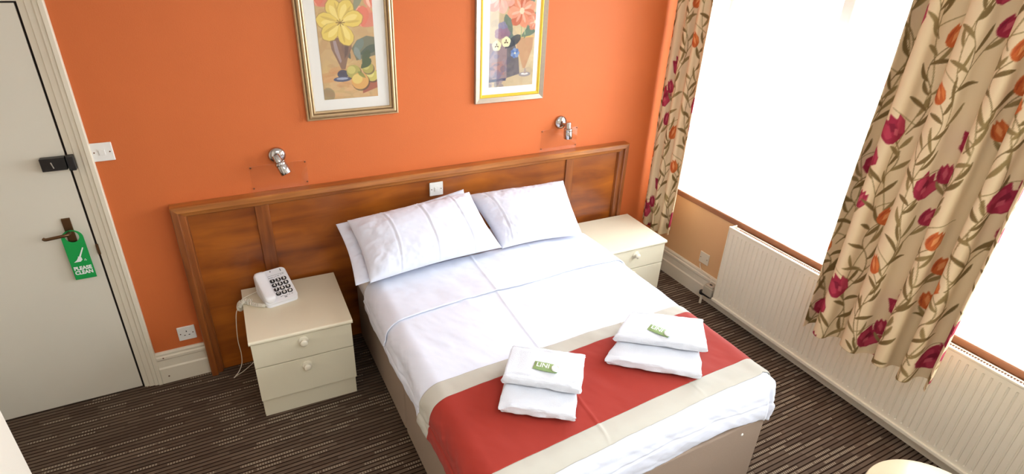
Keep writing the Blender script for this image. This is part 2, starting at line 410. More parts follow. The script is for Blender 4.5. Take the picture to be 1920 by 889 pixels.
# frame: dark sheet standing in for shade behind the gap, jamb and moulded architrave around three sides
DF = lambda a, b, d: (a, -d, b)
AR = [(0, -.02), (0, .004), (-.022, .007), (-.026, .011), (-.046, .013), (-.052, .018), (-.066, .018), (-.070, .024), (-.086, .024), (-.090, .018), (-.090, -.02)]
sweep('architrave', [(.004, -.0), (.004, 1.986), (-.80, 1.986), (-.80, 0)][::1], AR, False, DF, M_gloss, dr)
box('gap_shade_backing', -.80, .004, .055, .065, 0, 1.986, M_dark, dr)  # sheet across the opening, coloured as the shade behind the leaf
# handle
hb = box('handle_backplate', -.100, -.066, -.009, 0, .905, 1.052, M_bronze, dr, .002)
V, F = tube_vf(spline([(-.083, -.008, .985), (-.083, -.035, .986), (-.088, -.050, .987), (-.105, -.055, .987), (-.14, -.055, .984), (-.168, -.053, .981), (-.178, -.048, .984)], 5), .0075, 10)
pyd('door_handle', V, F, M_bronze, dr, True, 'bronze lever handle')
# rim latch and keep
bm = bmesh.new(); bm_box(bm, -.098, -.006, -.032, 0, 1.290, 1.348, .003)
nl = from_bm('night_latch', bm, M_black, dr, label='black rim latch body')
box('latch_knob', -.058, -.053, -.038, -.030, 1.303, 1.333, M_chrome, nl, .0015, M=Matrix.Translation((-.055, 0, 1.318)) @ Matrix.Rotation(.0, 4, 'Y') @ Matrix.Rotation(math.radians(-10), 4, 'Y') @ Matrix.Translation((.055, 0, -1.318)))
box('latch_keep', -.001, .026, -.038, -.004, 1.285, 1.352, M_black, dr, .003, label='black latch keep on door frame')
box('strike_plate', -.003, .007, -.012, .0, .845, .90, M_bronze, dr, .001)

# door hanger sign, hanging on the lever
hg = thing('door_hanger', (-.08, -.02, .735), 'green PLEASE CLEAN hanger hanging from the bronze door handle', 'door sign')
def hanger_mesh():
    bm = bmesh.new(); x0, x1, z0, z1 = -.121, -.036, .735, .955; cx = (x0+x1)/2; R = (x1-x0)/2
    outer = [(x0, z0), (x1, z0), (x1, z1)]+[(cx+R*math.cos(a), z1+R*.95*math.sin(a)) for a in np.linspace(0, PI, 20)[1:-1]]+[(x0, z1)]
    hole = [(cx+.027*math.cos(a), .962+.029*math.sin(a)) for a in np.linspace(0, 2*PI, 28, endpoint=False)]
    vo = [bm.verts.new((x, -.020, z)) for x, z in outer]; vh = [bm.verts.new((x, -.020, z)) for x, z in hole]
    eo = [bm.edges.new((vo[i], vo[(i+1) % len(vo)])) for i in range(len(vo))]; eh = [bm.edges.new((vh[i], vh[(i+1) % len(vh)])) for i in range(len(vh))]
    bmesh.ops.triangle_fill(bm, use_beauty=True, edges=eo+eh, normal=(0, -1, 0))
    r = bmesh.ops.extrude_face_region(bm, geom=list(bm.faces)); bmesh.ops.translate(bm, verts=[v for v in r['geom'] if isinstance(v, bmesh.types.BMVert)], vec=(0, .0015, 0))
    return bm
from_bm('card', hanger_mesh(), M_green, hg)
FRONT = Matrix.Rotation(PI/2, 4, 'X')
text_mesh('lettering', 'PLEASE\nCLEAN', .0265, Matrix.Translation((-.0785, -.0212, .782)) @ FRONT, M_print_w, hg, .0003, .0011, .86, lh=.88)
# broom symbol
bm = bmesh.new()
def flat(bm, pts, y=-.0212, dy=.0006):
    vs = [bm.verts.new((x, y, z)) for x, z in pts]; f = bm.faces.new(vs); r = bmesh.ops.extrude_face_region(bm, geom=[f])
    bmesh.ops.translate(bm, verts=[v for v in r['geom'] if isinstance(v, bmesh.types.BMVert)], vec=(0, dy, 0))
flat(bm, [(-.0545, .902), (-.0505, .899), (-.0725, .852), (-.0785, .855)])
flat(bm, [(-.0815, .858), (-.0705, .851), (-.069, .838), (-.078, .829), (-.104, .829), (-.092, .838), (-.084, .850)])
for x, z in ((-.061, .834), (-.055, .833), (-.058, .839)): flat(bm, [(x+.0022*math.cos(a), z+.0022*math.sin(a)) for a in np.linspace(0, 2*PI, 8, endpoint=False)])
from_bm('broom_symbol', bm, M_print_w, hg)

# ---------------------------------------------------------------- switches and sockets
def switch(loc, label, kind='switch', wall='back', rot=0):
    rz = 0 if wall == 'back' else -PI/2     # local -Y points into the room
    cat = 'light switch' if kind == 'switch' else 'wall socket'
    nm = {'switch': 'light_switch', 'socket': 'wall_socket', 'spur': 'cord_outlet'}[kind]
    t = thing(nm, loc, label, cat, rot=(0, 0, rz), local=True)
    box('plate', -.043, .043, -.009, 0, -.043, .043, M_white if kind != 'spur' else M_white2, t, .0035, 3)
    for sx in (-1, 1):
        lathe('screw', [(0, 0), (.0032, 0), (.0032, .0012), (0, .0012)], M_steel, t, 10, axis_M((sx*.0302, -.009, 0), (0, -1, 0)), False)
    if kind == 'switch':
        bm = bmesh.new(); bm_box(bm, -.012, .012, -.0135, -.008, -.0135, .0135, .0015, M=Matrix.Rotation(math.radians(5), 4, 'X'))
        from_bm('rocker', bm, M_white, t)
    if kind == 'socket':
        for (x, z, w_, h_) in ((0, .013, .0045, .009), (-.011, -.011, .008, .0042), (.011, -.011, .008, .0042)):
            box('pin_hole', x-w_/2, x+w_/2, -.0096, -.008, z-h_/2, z+h_/2, M_hole, t)
    return t
switch((.133, 0, 1.347), 'white rocker light switch on the orange wall beside the door frame')
switch((1.726, -.026, .921), 'white rocker light switch mounted on the wooden headboard above the pillows')
switch((.265, 0, .288), 'white three-pin wall socket above the skirting left of the headboard', 'socket')
sp = switch((XW, -.566, .298), 'ivory blank cable outlet on the peach wall left of the radiator', 'spur', 'right')

# ---------------------------------------------------------------- headboard
hbt = thing('headboard', (1.742, -.03, 0), 'long panelled varnished orange-brown wooden headboard along the orange wall', 'headboard')
HX0, HX1, HT = .337, 3.147, 1.047
# (inset from outside edge, depth out of wall): proud rounded outer moulding stepping down to the panels
HP = [(0, 0), (0, .061), (.004, .066), (.029, .067), (.033, .064), (.035, .052), (.037, .047), (.056, .044), (.061, .038), (.062, .026), (.066, .026), (.066, 0)]
H3 = lambda a, b, d: (a, -d-.0005, b)
for seg, nm, mt in ((0, 'left_stile', M_stile), (1, 'top_rail', M_rail), (2, 'right_stile', M_stile)):
    pass
def frame_parts(corners, prof, to3, mats, names, parent, closed):
    """each side of a mitred frame as its own mesh"""
    n = len(corners); rng = range(n if closed else n-1)
    def nv(i):
        p = Vector(corners[i]); a = Vector(corners[i-1]) if (closed or i > 0) else None; b = Vector(corners[(i+1) % n]) if (closed or i < n-1) else None
        if a is None: d = (b-p).normalized(); return Vector((-d.y, d.x))
        if b is None: d = (p-a).normalized(); return Vector((-d.y, d.x))
        d1 = (p-a).normalized(); d2 = (b-p).normalized(); n1 = Vector((-d1.y, d1.x)); n2 = Vector((-d2.y, d2.x)); return (n1+n2)/(1+n1.dot(n2))
    out = []
    for i in rng:
        V = []
        for j in (i, (i+1) % n):
            p = Vector(corners[j]); v = nv(j)
            for o, d in prof: V.append(to3(p.x+v.x*o, p.y+v.y*o, d))
        k = len(prof); F = [(q, (q+1) % k, k+(q+1) % k, k+q) for q in range(k)]+[tuple(range(k)), tuple(range(2*k-1, k-1, -1))]
        bm = bmesh.new(); vs = [bm.verts.new(v) for v in V]
        for f in F: bm.faces.new([vs[q] for q in f])
        out.append(from_bm(names[i], bm, mats[i], parent))
    return out
frame_parts([(HX1, .0), (HX1, HT), (HX0, HT), (HX0, 0)], HP, H3, [M_stile, M_rail, M_stile], ['stile', 'top_rail', 'stile'], hbt, False)
for x0, x1 in ((HX0+.06, .715), (.785, 2.655), (2.715, HX1-.06)):
    box('panel', x0, x1, -.020, -.001, 0, HT-.06, M_panel, hbt, .001)
for x0, x1 in ((.715, .785), (2.655, 2.715)):
    box('stile', x0, x1, -.030, -.001, 0, HT-.06, M_stile, hbt, .004, 2)

# ---------------------------------------------------------------- wall lamps and acrylic plates
def reading_lamp(loc, label, swing, tilt, neck):
    t = thing('wall_lamp', loc, label, 'wall lamp', 'chrome reading lamps above the headboard', local=True)
    lathe('backplate', [(0, 0), (.043, 0), (.044, .006), (.042, .014), (.034, .021), (.020, .027), (0, .029)], M_chrome, t, 40, axis_M((0, 0, 0), (0, -1, 0)))
    j = Vector(neck)
    tube('arm', [(0, -.024, 0), tuple(Vector((0, -.024, 0)).lerp(j, .5)), tuple(j)], .0065, M_chrome, t, 12)
    d = Vector((math.sin(swing)*math.cos(tilt), -math.sin(tilt)*.6, -math.cos(tilt))).normalized()
    lathe('lamp_holder', [(0, -.022), (.017, -.022), (.0195, -.018), (.0195, .022), (0, .022)], M_chrome, t, 28, axis_M(j, d))
    lathe('shade', [(.019, .016), (.0265, .020), (.0280, .026), (.0280, .034), (.0268, .036), (.0280, .039), (.0280, .082), (.0262, .085), (.0245, .082), (.0245, .03), (0, .028)], M_chrome, t, 32, axis_M(j, d))
    lathe('bulb', [(0, .03), (.013, .035), (.018, .06), (.016, .076), (0, .084)], M_print_w, t, 20, axis_M(j, d))
    return t
reading_lamp((.866, 0, 1.236), 'chrome swivel reading lamp above the left bedside cabinet, on orange wall', math.radians(24), math.radians(30), (-.004, -.058, -.002))
reading_lamp((2.598, 0, 1.237), 'chrome swivel reading lamp above the right end of the headboard, on orange wall', math.radians(3), math.radians(4), (.014, -.075, -.004))
def acrylic(x0, x1, z0, z1, label):
    t = thing('splash_plate', ((x0+x1)/2, 0, z0), label, 'clear plate', 'clear acrylic plates under the reading lamps')
    box('sheet', x0-.008, x1+.008, -.004, -.001, z0-.02, z1+.008, M_acrylic, t, .0008)
    for x in (x0, x1):
        for z in (z0, z1): lathe('screw', [(0, 0), (.0045, 0), (.0045, .0015), (.0015, .0025), (0, .0025)], M_steel, t, 12, axis_M((x, -.0040, z), (0, -1, 0)))
acrylic(.731, .999, 1.070, 1.183, 'clear acrylic plate screwed to the wall below the left reading lamp')
acrylic(2.465, 2.731, 1.071, 1.187, 'clear acrylic plate screwed to the wall below the right reading lamp')

# ---------------------------------------------------------------- pictures
M_artA = vcol_mat('flower_print', .7)
M_mountA = mat('mount_card_a', (234, 230, 222), .8)
M_mountB = mat('mount_card_b', (246, 246, 244), .8)
M_champ = mat('champagne_gilt', (196, 168, 128), .38, metal=.55, noise=.12, nscale=30)
M_champd = mat('dark_gilt', (112, 84, 54), .45, metal=.4, noise=.12, nscale=30)
M_silverf = mat('brushed_silver_frame', (176, 160, 142), .35, metal=.5, noise=.1, nscale=60)
M_gold = mat('yellow_gold_slip', (236, 198, 70), .3, metal=.45)
def petalpts(cx, cy, ang, l, w_, base=.0):
    ca, sa = math.cos(ang), math.sin(ang); out = []
    prof = [(0, .12), (.2, .55), (.45, .95), (.7, 1), (.88, .7), (1, .12)]
    for a, b in prof: out.append((a*l+base, b*w_/2))
    for a, b in prof[::-1]: out.append((a*l+base, -b*w_/2))
    return [(cx+x*ca-y*sa, cy+x*sa+y*ca) for x, y in out]
def blotch(c, W, H, cols, n, seed, r=(.02, .06), al=.35):
    rg = random.Random(seed)
    for _ in range(n):
        c.ell(rg.uniform(0, W), rg.uniform(0, H), rg.uniform(*r), rg.uniform(*r)*.7, rg.choice(cols), rg.uniform(0, PI), al)
def art_yellow(W, H):   # y up from bottom
    c = Canvas(W, H, .0018, (196, 162, 112))
    blotch(c, W, H, [(206, 172, 110), (182, 140, 92), (214, 180, 120), (190, 150, 100)], 90, 1)
    for k in range(40):
        rg = random.Random(k); c.ell(rg.uniform(0, W), rg.uniform(0, .15), rg.uniform(.02, .06), rg.uniform(.008, .02), rg.choice([(214, 166, 114), (198, 138, 84), (222, 178, 130)]), rg.uniform(-.2, .2), .4)
    # dark leaves and cloth
    c.poly([(.18, .19), (.29, .215), (.29, .30), (.24, .31), (.19, .29), (.16, .25)], (92, 98, 84), .8)
    c.poly([(.20, .02), (.29, .05), (.29, .14), (.20, .10)], (156, 74, 58), .8)
    blotch(c, .1, .05, [(80, 90, 80)], 1, 3)
    for (x, y, a, l, w_, col) in [(.17, .22, 1.0, .09, .04, (110, 122, 112)), (.20, .22, .4, .1, .04, (72, 84, 70)), (.15, .2, 2.0, .08, .035, (86, 86, 80)), (.20, .19, 1.9, .07, .03, (130, 140, 132)), (.21, .17, 1.1, .08, .04, (70, 84, 58))]:
        c.poly(petalpts(x, y, a, l, w_), col, .9)
    # vase
    c.poly([(.055, .30), (.165, .31), (.16, .25), (.135, .20), (.12, .15), (.10, .15), (.085, .19), (.06, .25)], (126, 92, 76), .9)
    c.poly([(.07, .29), (.085, .29), (.105, .19), (.098, .18), (.075, .24)], (170, 150, 150), .8)
    c.poly([(.13, .29), (.155, .29), (.135, .22), (.12, .20)], (96, 74, 66), .8)
    c.ell(.105, .125, .028, .022, (66, 62, 80)); c.ell(.10, .10, .045, .013, (78, 82, 108)); c.ell(.10, .103, .03, .006, (160, 166, 186))
    # fruit
    for (x, y, r, col, c2) in [(.16, .135, .036, (172, 160, 84), (206, 194, 110)), (.255, .11, .032, (196, 182, 92), (222, 212, 130)), (.235, .15, .03, (170, 158, 78), (200, 190, 110)), (.19, .085, .045, (214, 160, 88), (226, 204, 116))]:
        c.ell(x+.004, y-.006, r*1.06, r, (84, 66, 44), 0, .7); c.ell(x, y, r, r*.95, col); c.ell(x-r*.3, y+r*.25, r*.6, r*.55, c2, 0, .8)
    c.poly(petalpts(.20, .15, .7, .07, .04), (74, 88, 54)); c.poly(petalpts(.22, .10, 2.4, .05, .02), (120, 130, 60), .8)
    # pink blooms
    for (x, y, s) in [(.225, .40, 1.15), (.285, .47, .8), (.02, .50, 1.2)]:
        for a, col in [(2.2, (222, 140, 112)), (1.2, (226, 132, 104)), (.6, (214, 122, 98)), (1.7, (236, 164, 136)), (1.5, (218, 110, 84))]:
            c.poly(petalpts(x, y-.04*s, a, .085*s, .055*s), col, .92)
        c.poly(petalpts(x-.02*s, y-.035*s, 1.9, .06*s, .02*s), (246, 200, 176), .8)
    c.poly(petalpts(.18, .42, 1.1, .12, .035), (124, 132, 110), .8)
    # yellow flower
    for k, a in enumerate([1.95, 1.1, .25, 3.0, -2.45, -1.25]):
        l = .115; c.poly(petalpts(.115, .375, a, l*1.04, .082), (160, 128, 58), .55)
        c.poly(petalpts(.115, .375, a, l, .075), (226, 196, 92)); c.poly(petalpts(.115, .375, a+.12, l*.8, .03), (240, 218, 132), .75); c.poly(petalpts(.115, .375, a-.18, l*.85, .012), (196, 160, 70), .6)
    for k in range(8):
        a = k*PI/4; c.stroke([(.115, .375), (.115+.022*math.cos(a), .375+.018*math.sin(a))], .003, .003, (120, 84, 36))
    return c
def art_mixed(W, H):
    c = Canvas(W, H, .0018, (206, 184, 148))
    blotch(c, W, H, [(218, 196, 156), (190, 166, 130), (214, 190, 142), (180, 160, 136)], 80, 5)
    c.poly([(0, 0), (W, 0), (W, .07), (0, .05)], (196, 174, 140), .8)
    # glass box vase left and goblet right
    c.poly([(.0, .035), (.115, .045), (.115, .24), (.0, .25)], (142, 120, 128), .85); c.poly([(.012, .07), (.10, .07), (.095, .15), (.015, .14)], (176, 126, 118), .7)
    c.poly([(0, .03), (.11, .035), (.11, .05), (0, .045)], (88, 92, 112))
    blotch(c, .13, .2, [(120, 112, 136), (160, 140, 146), (104, 100, 120)], 26, 8, (.01, .03), .5)
    c.poly([(.115, .05), (.20, .07), (.19, .16), (.15, .28), (.11, .30)], (86, 84, 96), .8)
    c.poly([(.165, .285), (.285, .285), (.28, .22), (.255, .15), (.235, .10), (.22, .10), (.20, .16), (.175, .22)], (188, 142, 106), .85)
    c.poly([(.165, .285), (.285, .285), (.285, .275), (.165, .275)], (214, 178, 110)); c.ell(.235, .065, .04, .014, (150, 140, 140)); c.ell(.235, .068, .025, .006, (226, 220, 214))
    c.poly([(.232, .10), (.24, .10), (.245, .07), (.228, .07)], (170, 150, 140))
    for (x, y, a, l, w_, col) in [(.14, .28, 1.9, .13, .05, (98, 116, 104)), (.2, .28, .5, .12, .05, (94, 118, 102)), (.16, .27, 2.6, .11, .05, (104, 122, 116)), (.22, .27, 1.1, .16, .035, (106, 128, 108)), (.10, .22, .6, .12, .05, (62, 68, 76)), (.25, .42, 1.3, .12, .03, (92, 122, 110))]:
        c.poly(petalpts(x, y, a, l, w_), col, .85)
    c.stroke(bez((.20, .28), (.205, .33), (.19, .38)), .006, .006, (170, 182, 130)); c.stroke(bez((.225, .29), (.22, .34), (.215, .38)), .005, .005, (178, 186, 140))
    for (x, y, s, cols) in [(.20, .42, 1.25, [(206, 118, 88), (222, 140, 108), (196, 104, 78), (230, 156, 126)]), (.06, .50, 1.3, [(226, 168, 150), (234, 184, 168), (216, 150, 132), (240, 198, 184)]), (.29, .36, .7, [(216, 134, 108), (222, 150, 120)])]:
        for k, a in enumerate([2.7, 2.0, 1.2, .4, -.4, -1.3, -2.2, 3.3]):
            c.poly(petalpts(x, y, a, .075*s, .05*s), cols[k % len(cols)], .92); c.poly(petalpts(x, y, a+.1, .055*s, .012*s), (244, 210, 190), .45)
        c.ell(x, y, .012*s, .014*s, (240, 224, 190), 0, .8)
    for (x, y) in [(.08, .335), (.06, .30), (.10, .30)]:
        for a in range(5): c.poly(petalpts(x, y, a*1.26, .032, .03), (134, 128, 160) if y > .32 else (150, 112, 132), .8)
    for (x, y) in [(.045, .235), (.105, .255)]:
        for a in range(5): c.poly(petalpts(x, y, a*1.26+.3, .03, .032), (232, 222, 176))
        for a in range(3): c.poly(petalpts(x, y, a*2.1-.5, .014, .008), (92, 66, 48))
    for a in range(7): c.poly(petalpts(.165, .19, a*.9, .03, .022), (96, 120, 168) if a % 2 else (126, 150, 190))
    c.ell(.165, .19, .006, .006, (214, 210, 180))
    return c
def picture(x0, x1, z0, H, label, style):
    z1 = z0+H; t = thing('framed_picture', ((x0+x1)/2, 0, z0), label, 'picture')
    to3 = lambda a, b, d: (a, -d, b)
    cor = [(x0, z0), (x1, z0), (x1, z1), (x0, z1)]
    if style == 'A':
        b = .047
        fr = sweep('frame', cor, [(0, .001), (0, .014), (.004, .021), (.009, .023), (.012, .018), (.014, .017), (.018, .027), (.026, .031), (.031, .028), (.033, .020), (.036, .019), (.040, .023), (.044, .021), (b, .012), (b, .001)], True, to3, M_champ, t)
        for (a0, a1, dp) in ((.0125, .0155, .0185), (.0325, .0358, .0205)):
            sweep('dark_line', cor, [(a0, .012), (a0, dp), (a1, dp), (a1, .012)], True, to3, M_champd, fr)
        mm = M_mountA; art = (1.137, 1.417, 1.498+.004, .53); A = art_yellow
    else:
        b = .049
        fr = sweep('frame', cor, [(0, .001), (0, .018), (.003, .022), (.030, .016), (.031, .001)], True, to3, M_silverf, t)
        sweep('gold_slip', cor, [(.031, .001), (.031, .016), (.036, .018), (b-.002, .010), (b, .001)], True, to3, M_gold, fr)
        mm = M_mountB; art = (2.075, 2.368, 1.497, .53); A = art_mixed
    box('mount', x0+b-.004, x1-b+.004, -.0075, -.002, z0+b-.004, z1-b+.004, mm, t)
    ax0, ax1, az0, ah = art; W = ax1-ax0; c = A(W, ah)
    col = c.out(); nx, ny = col.shape[:2]
    X = np.linspace(ax0, ax1, nx)[:, None]*np.ones((1, ny)); Z = np.ones((nx, 1))*np.linspace(az0, az0+ah, ny)[None]; P = np.stack([X, np.full_like(X, -.0085), Z], 2)
    grid_mesh('print', P, M_artA, t, thick=.0008, col=col)
    box('glass', x0+b-.003, x1-b+.003, -.0115, -.0100, z0+b-.003, z1-b+.003, M_picglass, t)
picture(1.036, 1.523, 1.400, .735, 'champagne-gilt framed print of a large yellow flower and fruit, left on orange wall', 'A')
picture(1.984, 2.444, 1.408, .72, 'silver and gold framed print of pink flowers and pansies, right on orange wall', 'B')

# ---------------------------------------------------------------- bedside cabinets
def bedside(loc, rz, label, D=.515):
    t = thing('bedside_cabinet', loc, label, 'bedside cabinet', 'matching cream bedside cabinets', rot=(0, 0, rz), local=True)
    # local: x 0..W, y 0 (back) .. -D (front)
    W, H = .498, .503
    bm = bmesh.new(); bm_box(bm, .010, .026, -D+.045, 0, .0, H-.02, .001); bm_box(bm, W-.026, W-.010, -D+.045, 0, 0, H-.02, .001); bm_box(bm, .026, W-.026, -.014, -.002, .06, H-.02); bm_box(bm, .026, W-.026, -D+.05, -.014, .10, .115)
    from_bm('carcass', bm, M_laminate, t)
    bm = bmesh.new(); bm_box(bm, 0, W, -D, .0, H-.022, H, .0); 
    bmesh.ops.bevel(bm, geom=[e for e in bm.edges if all(v.co.y < -D+.001 for v in e.verts) and abs(e.verts[0].co.z-e.verts[1].co.z) < 1e-5], offset=.0095, segments=4, profile=.5, affect='EDGES')
    from_bm('top', bm, M_laminate, t)
    box('plinth', .012, W-.012, -D+.032, -D+.046, 0, .125, M_laminate, t, .001)
    for z0, z1, kz in ((.336, .478, .452-.012), (.122, .330, .296-.01)):
        d = box('drawer', .008, W-.008, -D+.010, -D+.028, z0, z1, M_laminate, t, .0015)
        lathe('knob', [(0, 0), (.0245, 0), (.0255, .002), (.0235, .005), (.010, .006), (.009, .014), (.013, .018), (.0175, .022), (.0180, .027), (.015, .031), (.008, .033), (0, .0335)], M_knob, d, 28, axis_M((W/2, -D+.010, kz), (0, -1, 0)))
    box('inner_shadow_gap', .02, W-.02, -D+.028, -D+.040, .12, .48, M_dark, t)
    return t
bedside((.572, -.033, 0), -.030, 'cream two-drawer bedside cabinet with the telephone on it, left of the bed')
bedside((3.203-.498*math.cos(-.0227), -.071+.498*.0227-.008, 0), -.0227, 'cream two-drawer bedside cabinet right of the bed, beside the floral curtain', .455)

# ---------------------------------------------------------------- divan, mattress, bedding
BX0, BX1, BY0, BY1 = 1.188, 2.563, -.075, -1.93
dv = thing('divan_base', ((BX0+BX1)/2, -1.0, 0), 'taupe upholstered divan bed base in two halves under the white bedding', 'bed base')
for y0, y1 in ((BY0, -.952), (-.964, BY1)):
    d = box('base_section', BX0, BX1, y1, y0, .035, .425, M_divan, dv, .012, 3)
    for x in (BX0+.08, BX1-.08):
        for y in (y0-.08, y1+.08):
            lathe('castor', [(0, 0), (.022, 0), (.024, .006), (.024, .022), (.018, .036), (0, .037)], M_black, d, 16, Matrix.Translation((x, y, 0)))
bm = bmesh.new(); bm_lathe(bm, [(0, 0), (.007, 0), (.007, .002), (.004, .004), (0, .004)], 14, axis_M((2.425, BY1, .372), (0, -1, 0)))
from_bm('glide_button', bm, M_white, dv, True)
ma = thing('mattress', ((BX0+BX1)/2, -1.0, .425), 'mattress in a white fitted sheet on the taupe divan base', 'mattress')
box('sheeted_mattress', BX0-.012, BX1+.012, BY1+.03, BY0-.002, .426, .622, M_mattress, ma, .045, 6, smooth=True)

class Drape:
    """cloth draped over the mattress: plan rectangle, rounded edge, hanging sides"""
    x0, x1, y1 = 1.245, 2.52, -1.845
    R = .085
    def __init__(s, zt): s.zt = zt
    def __call__(s, X, Y, extra=0):
        """X, Y cloth coordinates that may lie beyond the rectangle"""
        dx = np.where(X < s.x0, X-s.x0, np.where(X > s.x1, X-s.x1, 0)); dy = np.where(Y < s.y1, Y-s.y1, 0)
        hyp = np.hypot(dx, dy); p = 5; d = (np.abs(dx)**p+np.abs(dy)**p)**(1/p)
        ux = np.where(hyp > 0, dx/np.maximum(hyp, 1e-9), 0); uy = np.where(hyp > 0, dy/np.maximum(hyp, 1e-9), 0)
        R = s.R; q = R*PI/2
        out = np.where(d < q, R*np.sin(np.minimum(d, q)/R), R+.012*np.sin(np.clip((d-q)/.12, 0, 1)*PI*.8))
        drop = np.where(d < q, R*(1-np.cos(np.minimum(d, q)/R)), R+(d-q))
        cx = np.clip(X, s.x0, s.x1); cy = np.maximum(Y, s.y1)
        # gentle crown over the top
        crown = .010*np.sin(np.clip((cx-s.x0)/(s.x1-s.x0), 0, 1)*PI)
        px = cx+ux*(out+extra*np.sin(np.minimum(d/R, PI/2))); py = cy+uy*(out+extra*np.sin(np.minimum(d/R, PI/2)))
        pz = s.zt+crown-drop+extra*np.cos(np.minimum(d/R, PI/2))
        side = np.clip(d/.1, 0, 1)
        return px, py, pz, side, dx, dy
def wrinkle(X, Y, side, dx, dy):
    top = .007*fbm(X*4, Y*4, 3)+.004*fbm(X*11+4*Y, Y*6, 8)
    ridge = .0035*np.exp(-((X-1.74-.06*(Y+1))/.006)**2)+.002*np.exp(-((X-2.16+.03*(Y+1))/.006)**2)
    along = np.where(np.abs(dx) > np.abs(dy), Y, X)
    dd = np.maximum(np.abs(dx), np.abs(dy)); folds = side*(.016*fbm(along*4.5, dd*3, 4, 2)+.007*fbm(along*11+dd*14, dd*5, 5)+.004*(1-2*np.abs(fbm(along*9-dd*12, dd*7, 15)))-.005*np.exp(-((dd-.17-.012*np.sin(along*5))/.005)**2))
    # radiating corner tucks
    cor = np.minimum(np.abs(dx), np.abs(dy)); ang = np.arctan2(np.abs(dy), np.abs(dx)+1e-6)
    tuck = np.clip(cor/.06, 0, 1)*.010*np.sin(ang*13)
    return top+ridge*(1-side), folds+tuck
DZ = .638
def duvet():
    nu, nv = 330, 330
    u = np.linspace(0, 1, nu)[:, None]*np.ones((1, nv)); v = np.ones((nu, 1))*np.linspace(0, 1, nv)[None]
    yy = -.42+v*(-2.06+.42)
    hemL = .235+.012*np.sin(yy*9); hemR = .25
    x_l = Drape.x0-hemL; x_r = Drape.x1+hemR; X = x_l+(x_r-x_l)*u
    hemF = .255+.018*np.sin(X*7+1)+.02*fbm(X*3, X*0, 12)
    Y = -.42+v*(Drape.y1-hemF+.42)
    D = Drape(DZ); px, py, pz, side, dx, dy = D(X, Y)
    t, f = wrinkle(X, Y, side, dx, dy)
    hyp = np.hypot(dx, dy)+1e-9
    # rise from the mattress near the pillows
    head = np.clip((-.42-Y)/.08, 0, 1); head = head*head*(3-2*head)
    pz = pz+t-(1-head)*.012*(1-side); px = px+np.where(hyp > 1e-6, dx/hyp, 0)*f; py = py+np.where(hyp > 1e-6, dy/hyp, 0)*f
    P = np.stack([px, py, pz], 2)
    o = grid_mesh('duvet', P, M_sheet, None, thick=.010, flip=True)
    tag(o, 'white duvet with crease lines spread over the bed and hanging down its sides', 'duvet')
    # the turned-down top band
    nu, nv = 260, 60
    u = np.linspace(0, 1, nu)[:, None]*np.ones((1, nv)); v = np.ones((nu, 1))*np.linspace(0, 1, nv)[None]
    X = Drape.x0-.175+(Drape.x1-Drape.x0+.36)*u
    ye = -.845+.045*(X-1.2)/1.3+.006*np.sin(X*9)
    Y = -.43+(ye+.43)*v
    px, py, pz, side, dx, dy = D(X, Y, .010)
    t, f = wrinkle(X, Y, side, dx, dy); hyp = np.hypot(dx, dy)+1e-9
    pz = pz+t+.004*fbm(X*9, Y*12, 21)*(1-side); px = px+np.where(hyp > 1e-6, dx/hyp, 0)*f
    c = grid_mesh('turned_down_sheet', np.stack([px, py, pz], 2), M_sheet, o, thick=.006, flip=True)
duvet()
def runner():
    t = thing('bed_runner', (1.88, -1.6, DZ), 'rust-red bed runner with stone borders laid across the foot of the bed', 'bed runner')
    D = Drape(DZ)
    def strip(name, a, b, m, nv):
        nu = 300; u = np.linspace(0, 1, nu)[:, None]*np.ones((1, nv)); v = np.ones((nu, 1))*np.linspace(0, 1, nv)[None]
        X = Drape.x0-.225+(Drape.x1-Drape.x0+.48)*u
        k = (X-1.25)/1.3
        ya = a[0]+(a[1]-a[0])*k; yb = b[0]+(b[1]-b[0])*k; Y = ya+(yb-ya)*v
        px, py, pz, side, dx, dy = D(X, Y, .0075)
        tt, f = wrinkle(X, Y, side, dx, dy); hyp = np.hypot(dx, dy)+1e-9
        pz = pz+tt; px = px+np.where(hyp > 1e-6, dx/hyp, 0)*f; py = py+np.where(hyp > 1e-6, dy/hyp, 0)*f
        grid_mesh(name, np.stack([px, py, pz], 2), m, t, thick=.0035, flip=True, label='stone-coloured border' if m is M_band else 'rust-red centre')
    strip('border', (-1.335, -1.318), (-1.425, -1.380), M_band, 24)
    strip('centre_panel', (-1.425, -1.380), (-1.838, -1.772), M_red, 90)
    strip('border', (-1.838, -1.772), (-1.925, -1.868), M_band, 24)
runner()

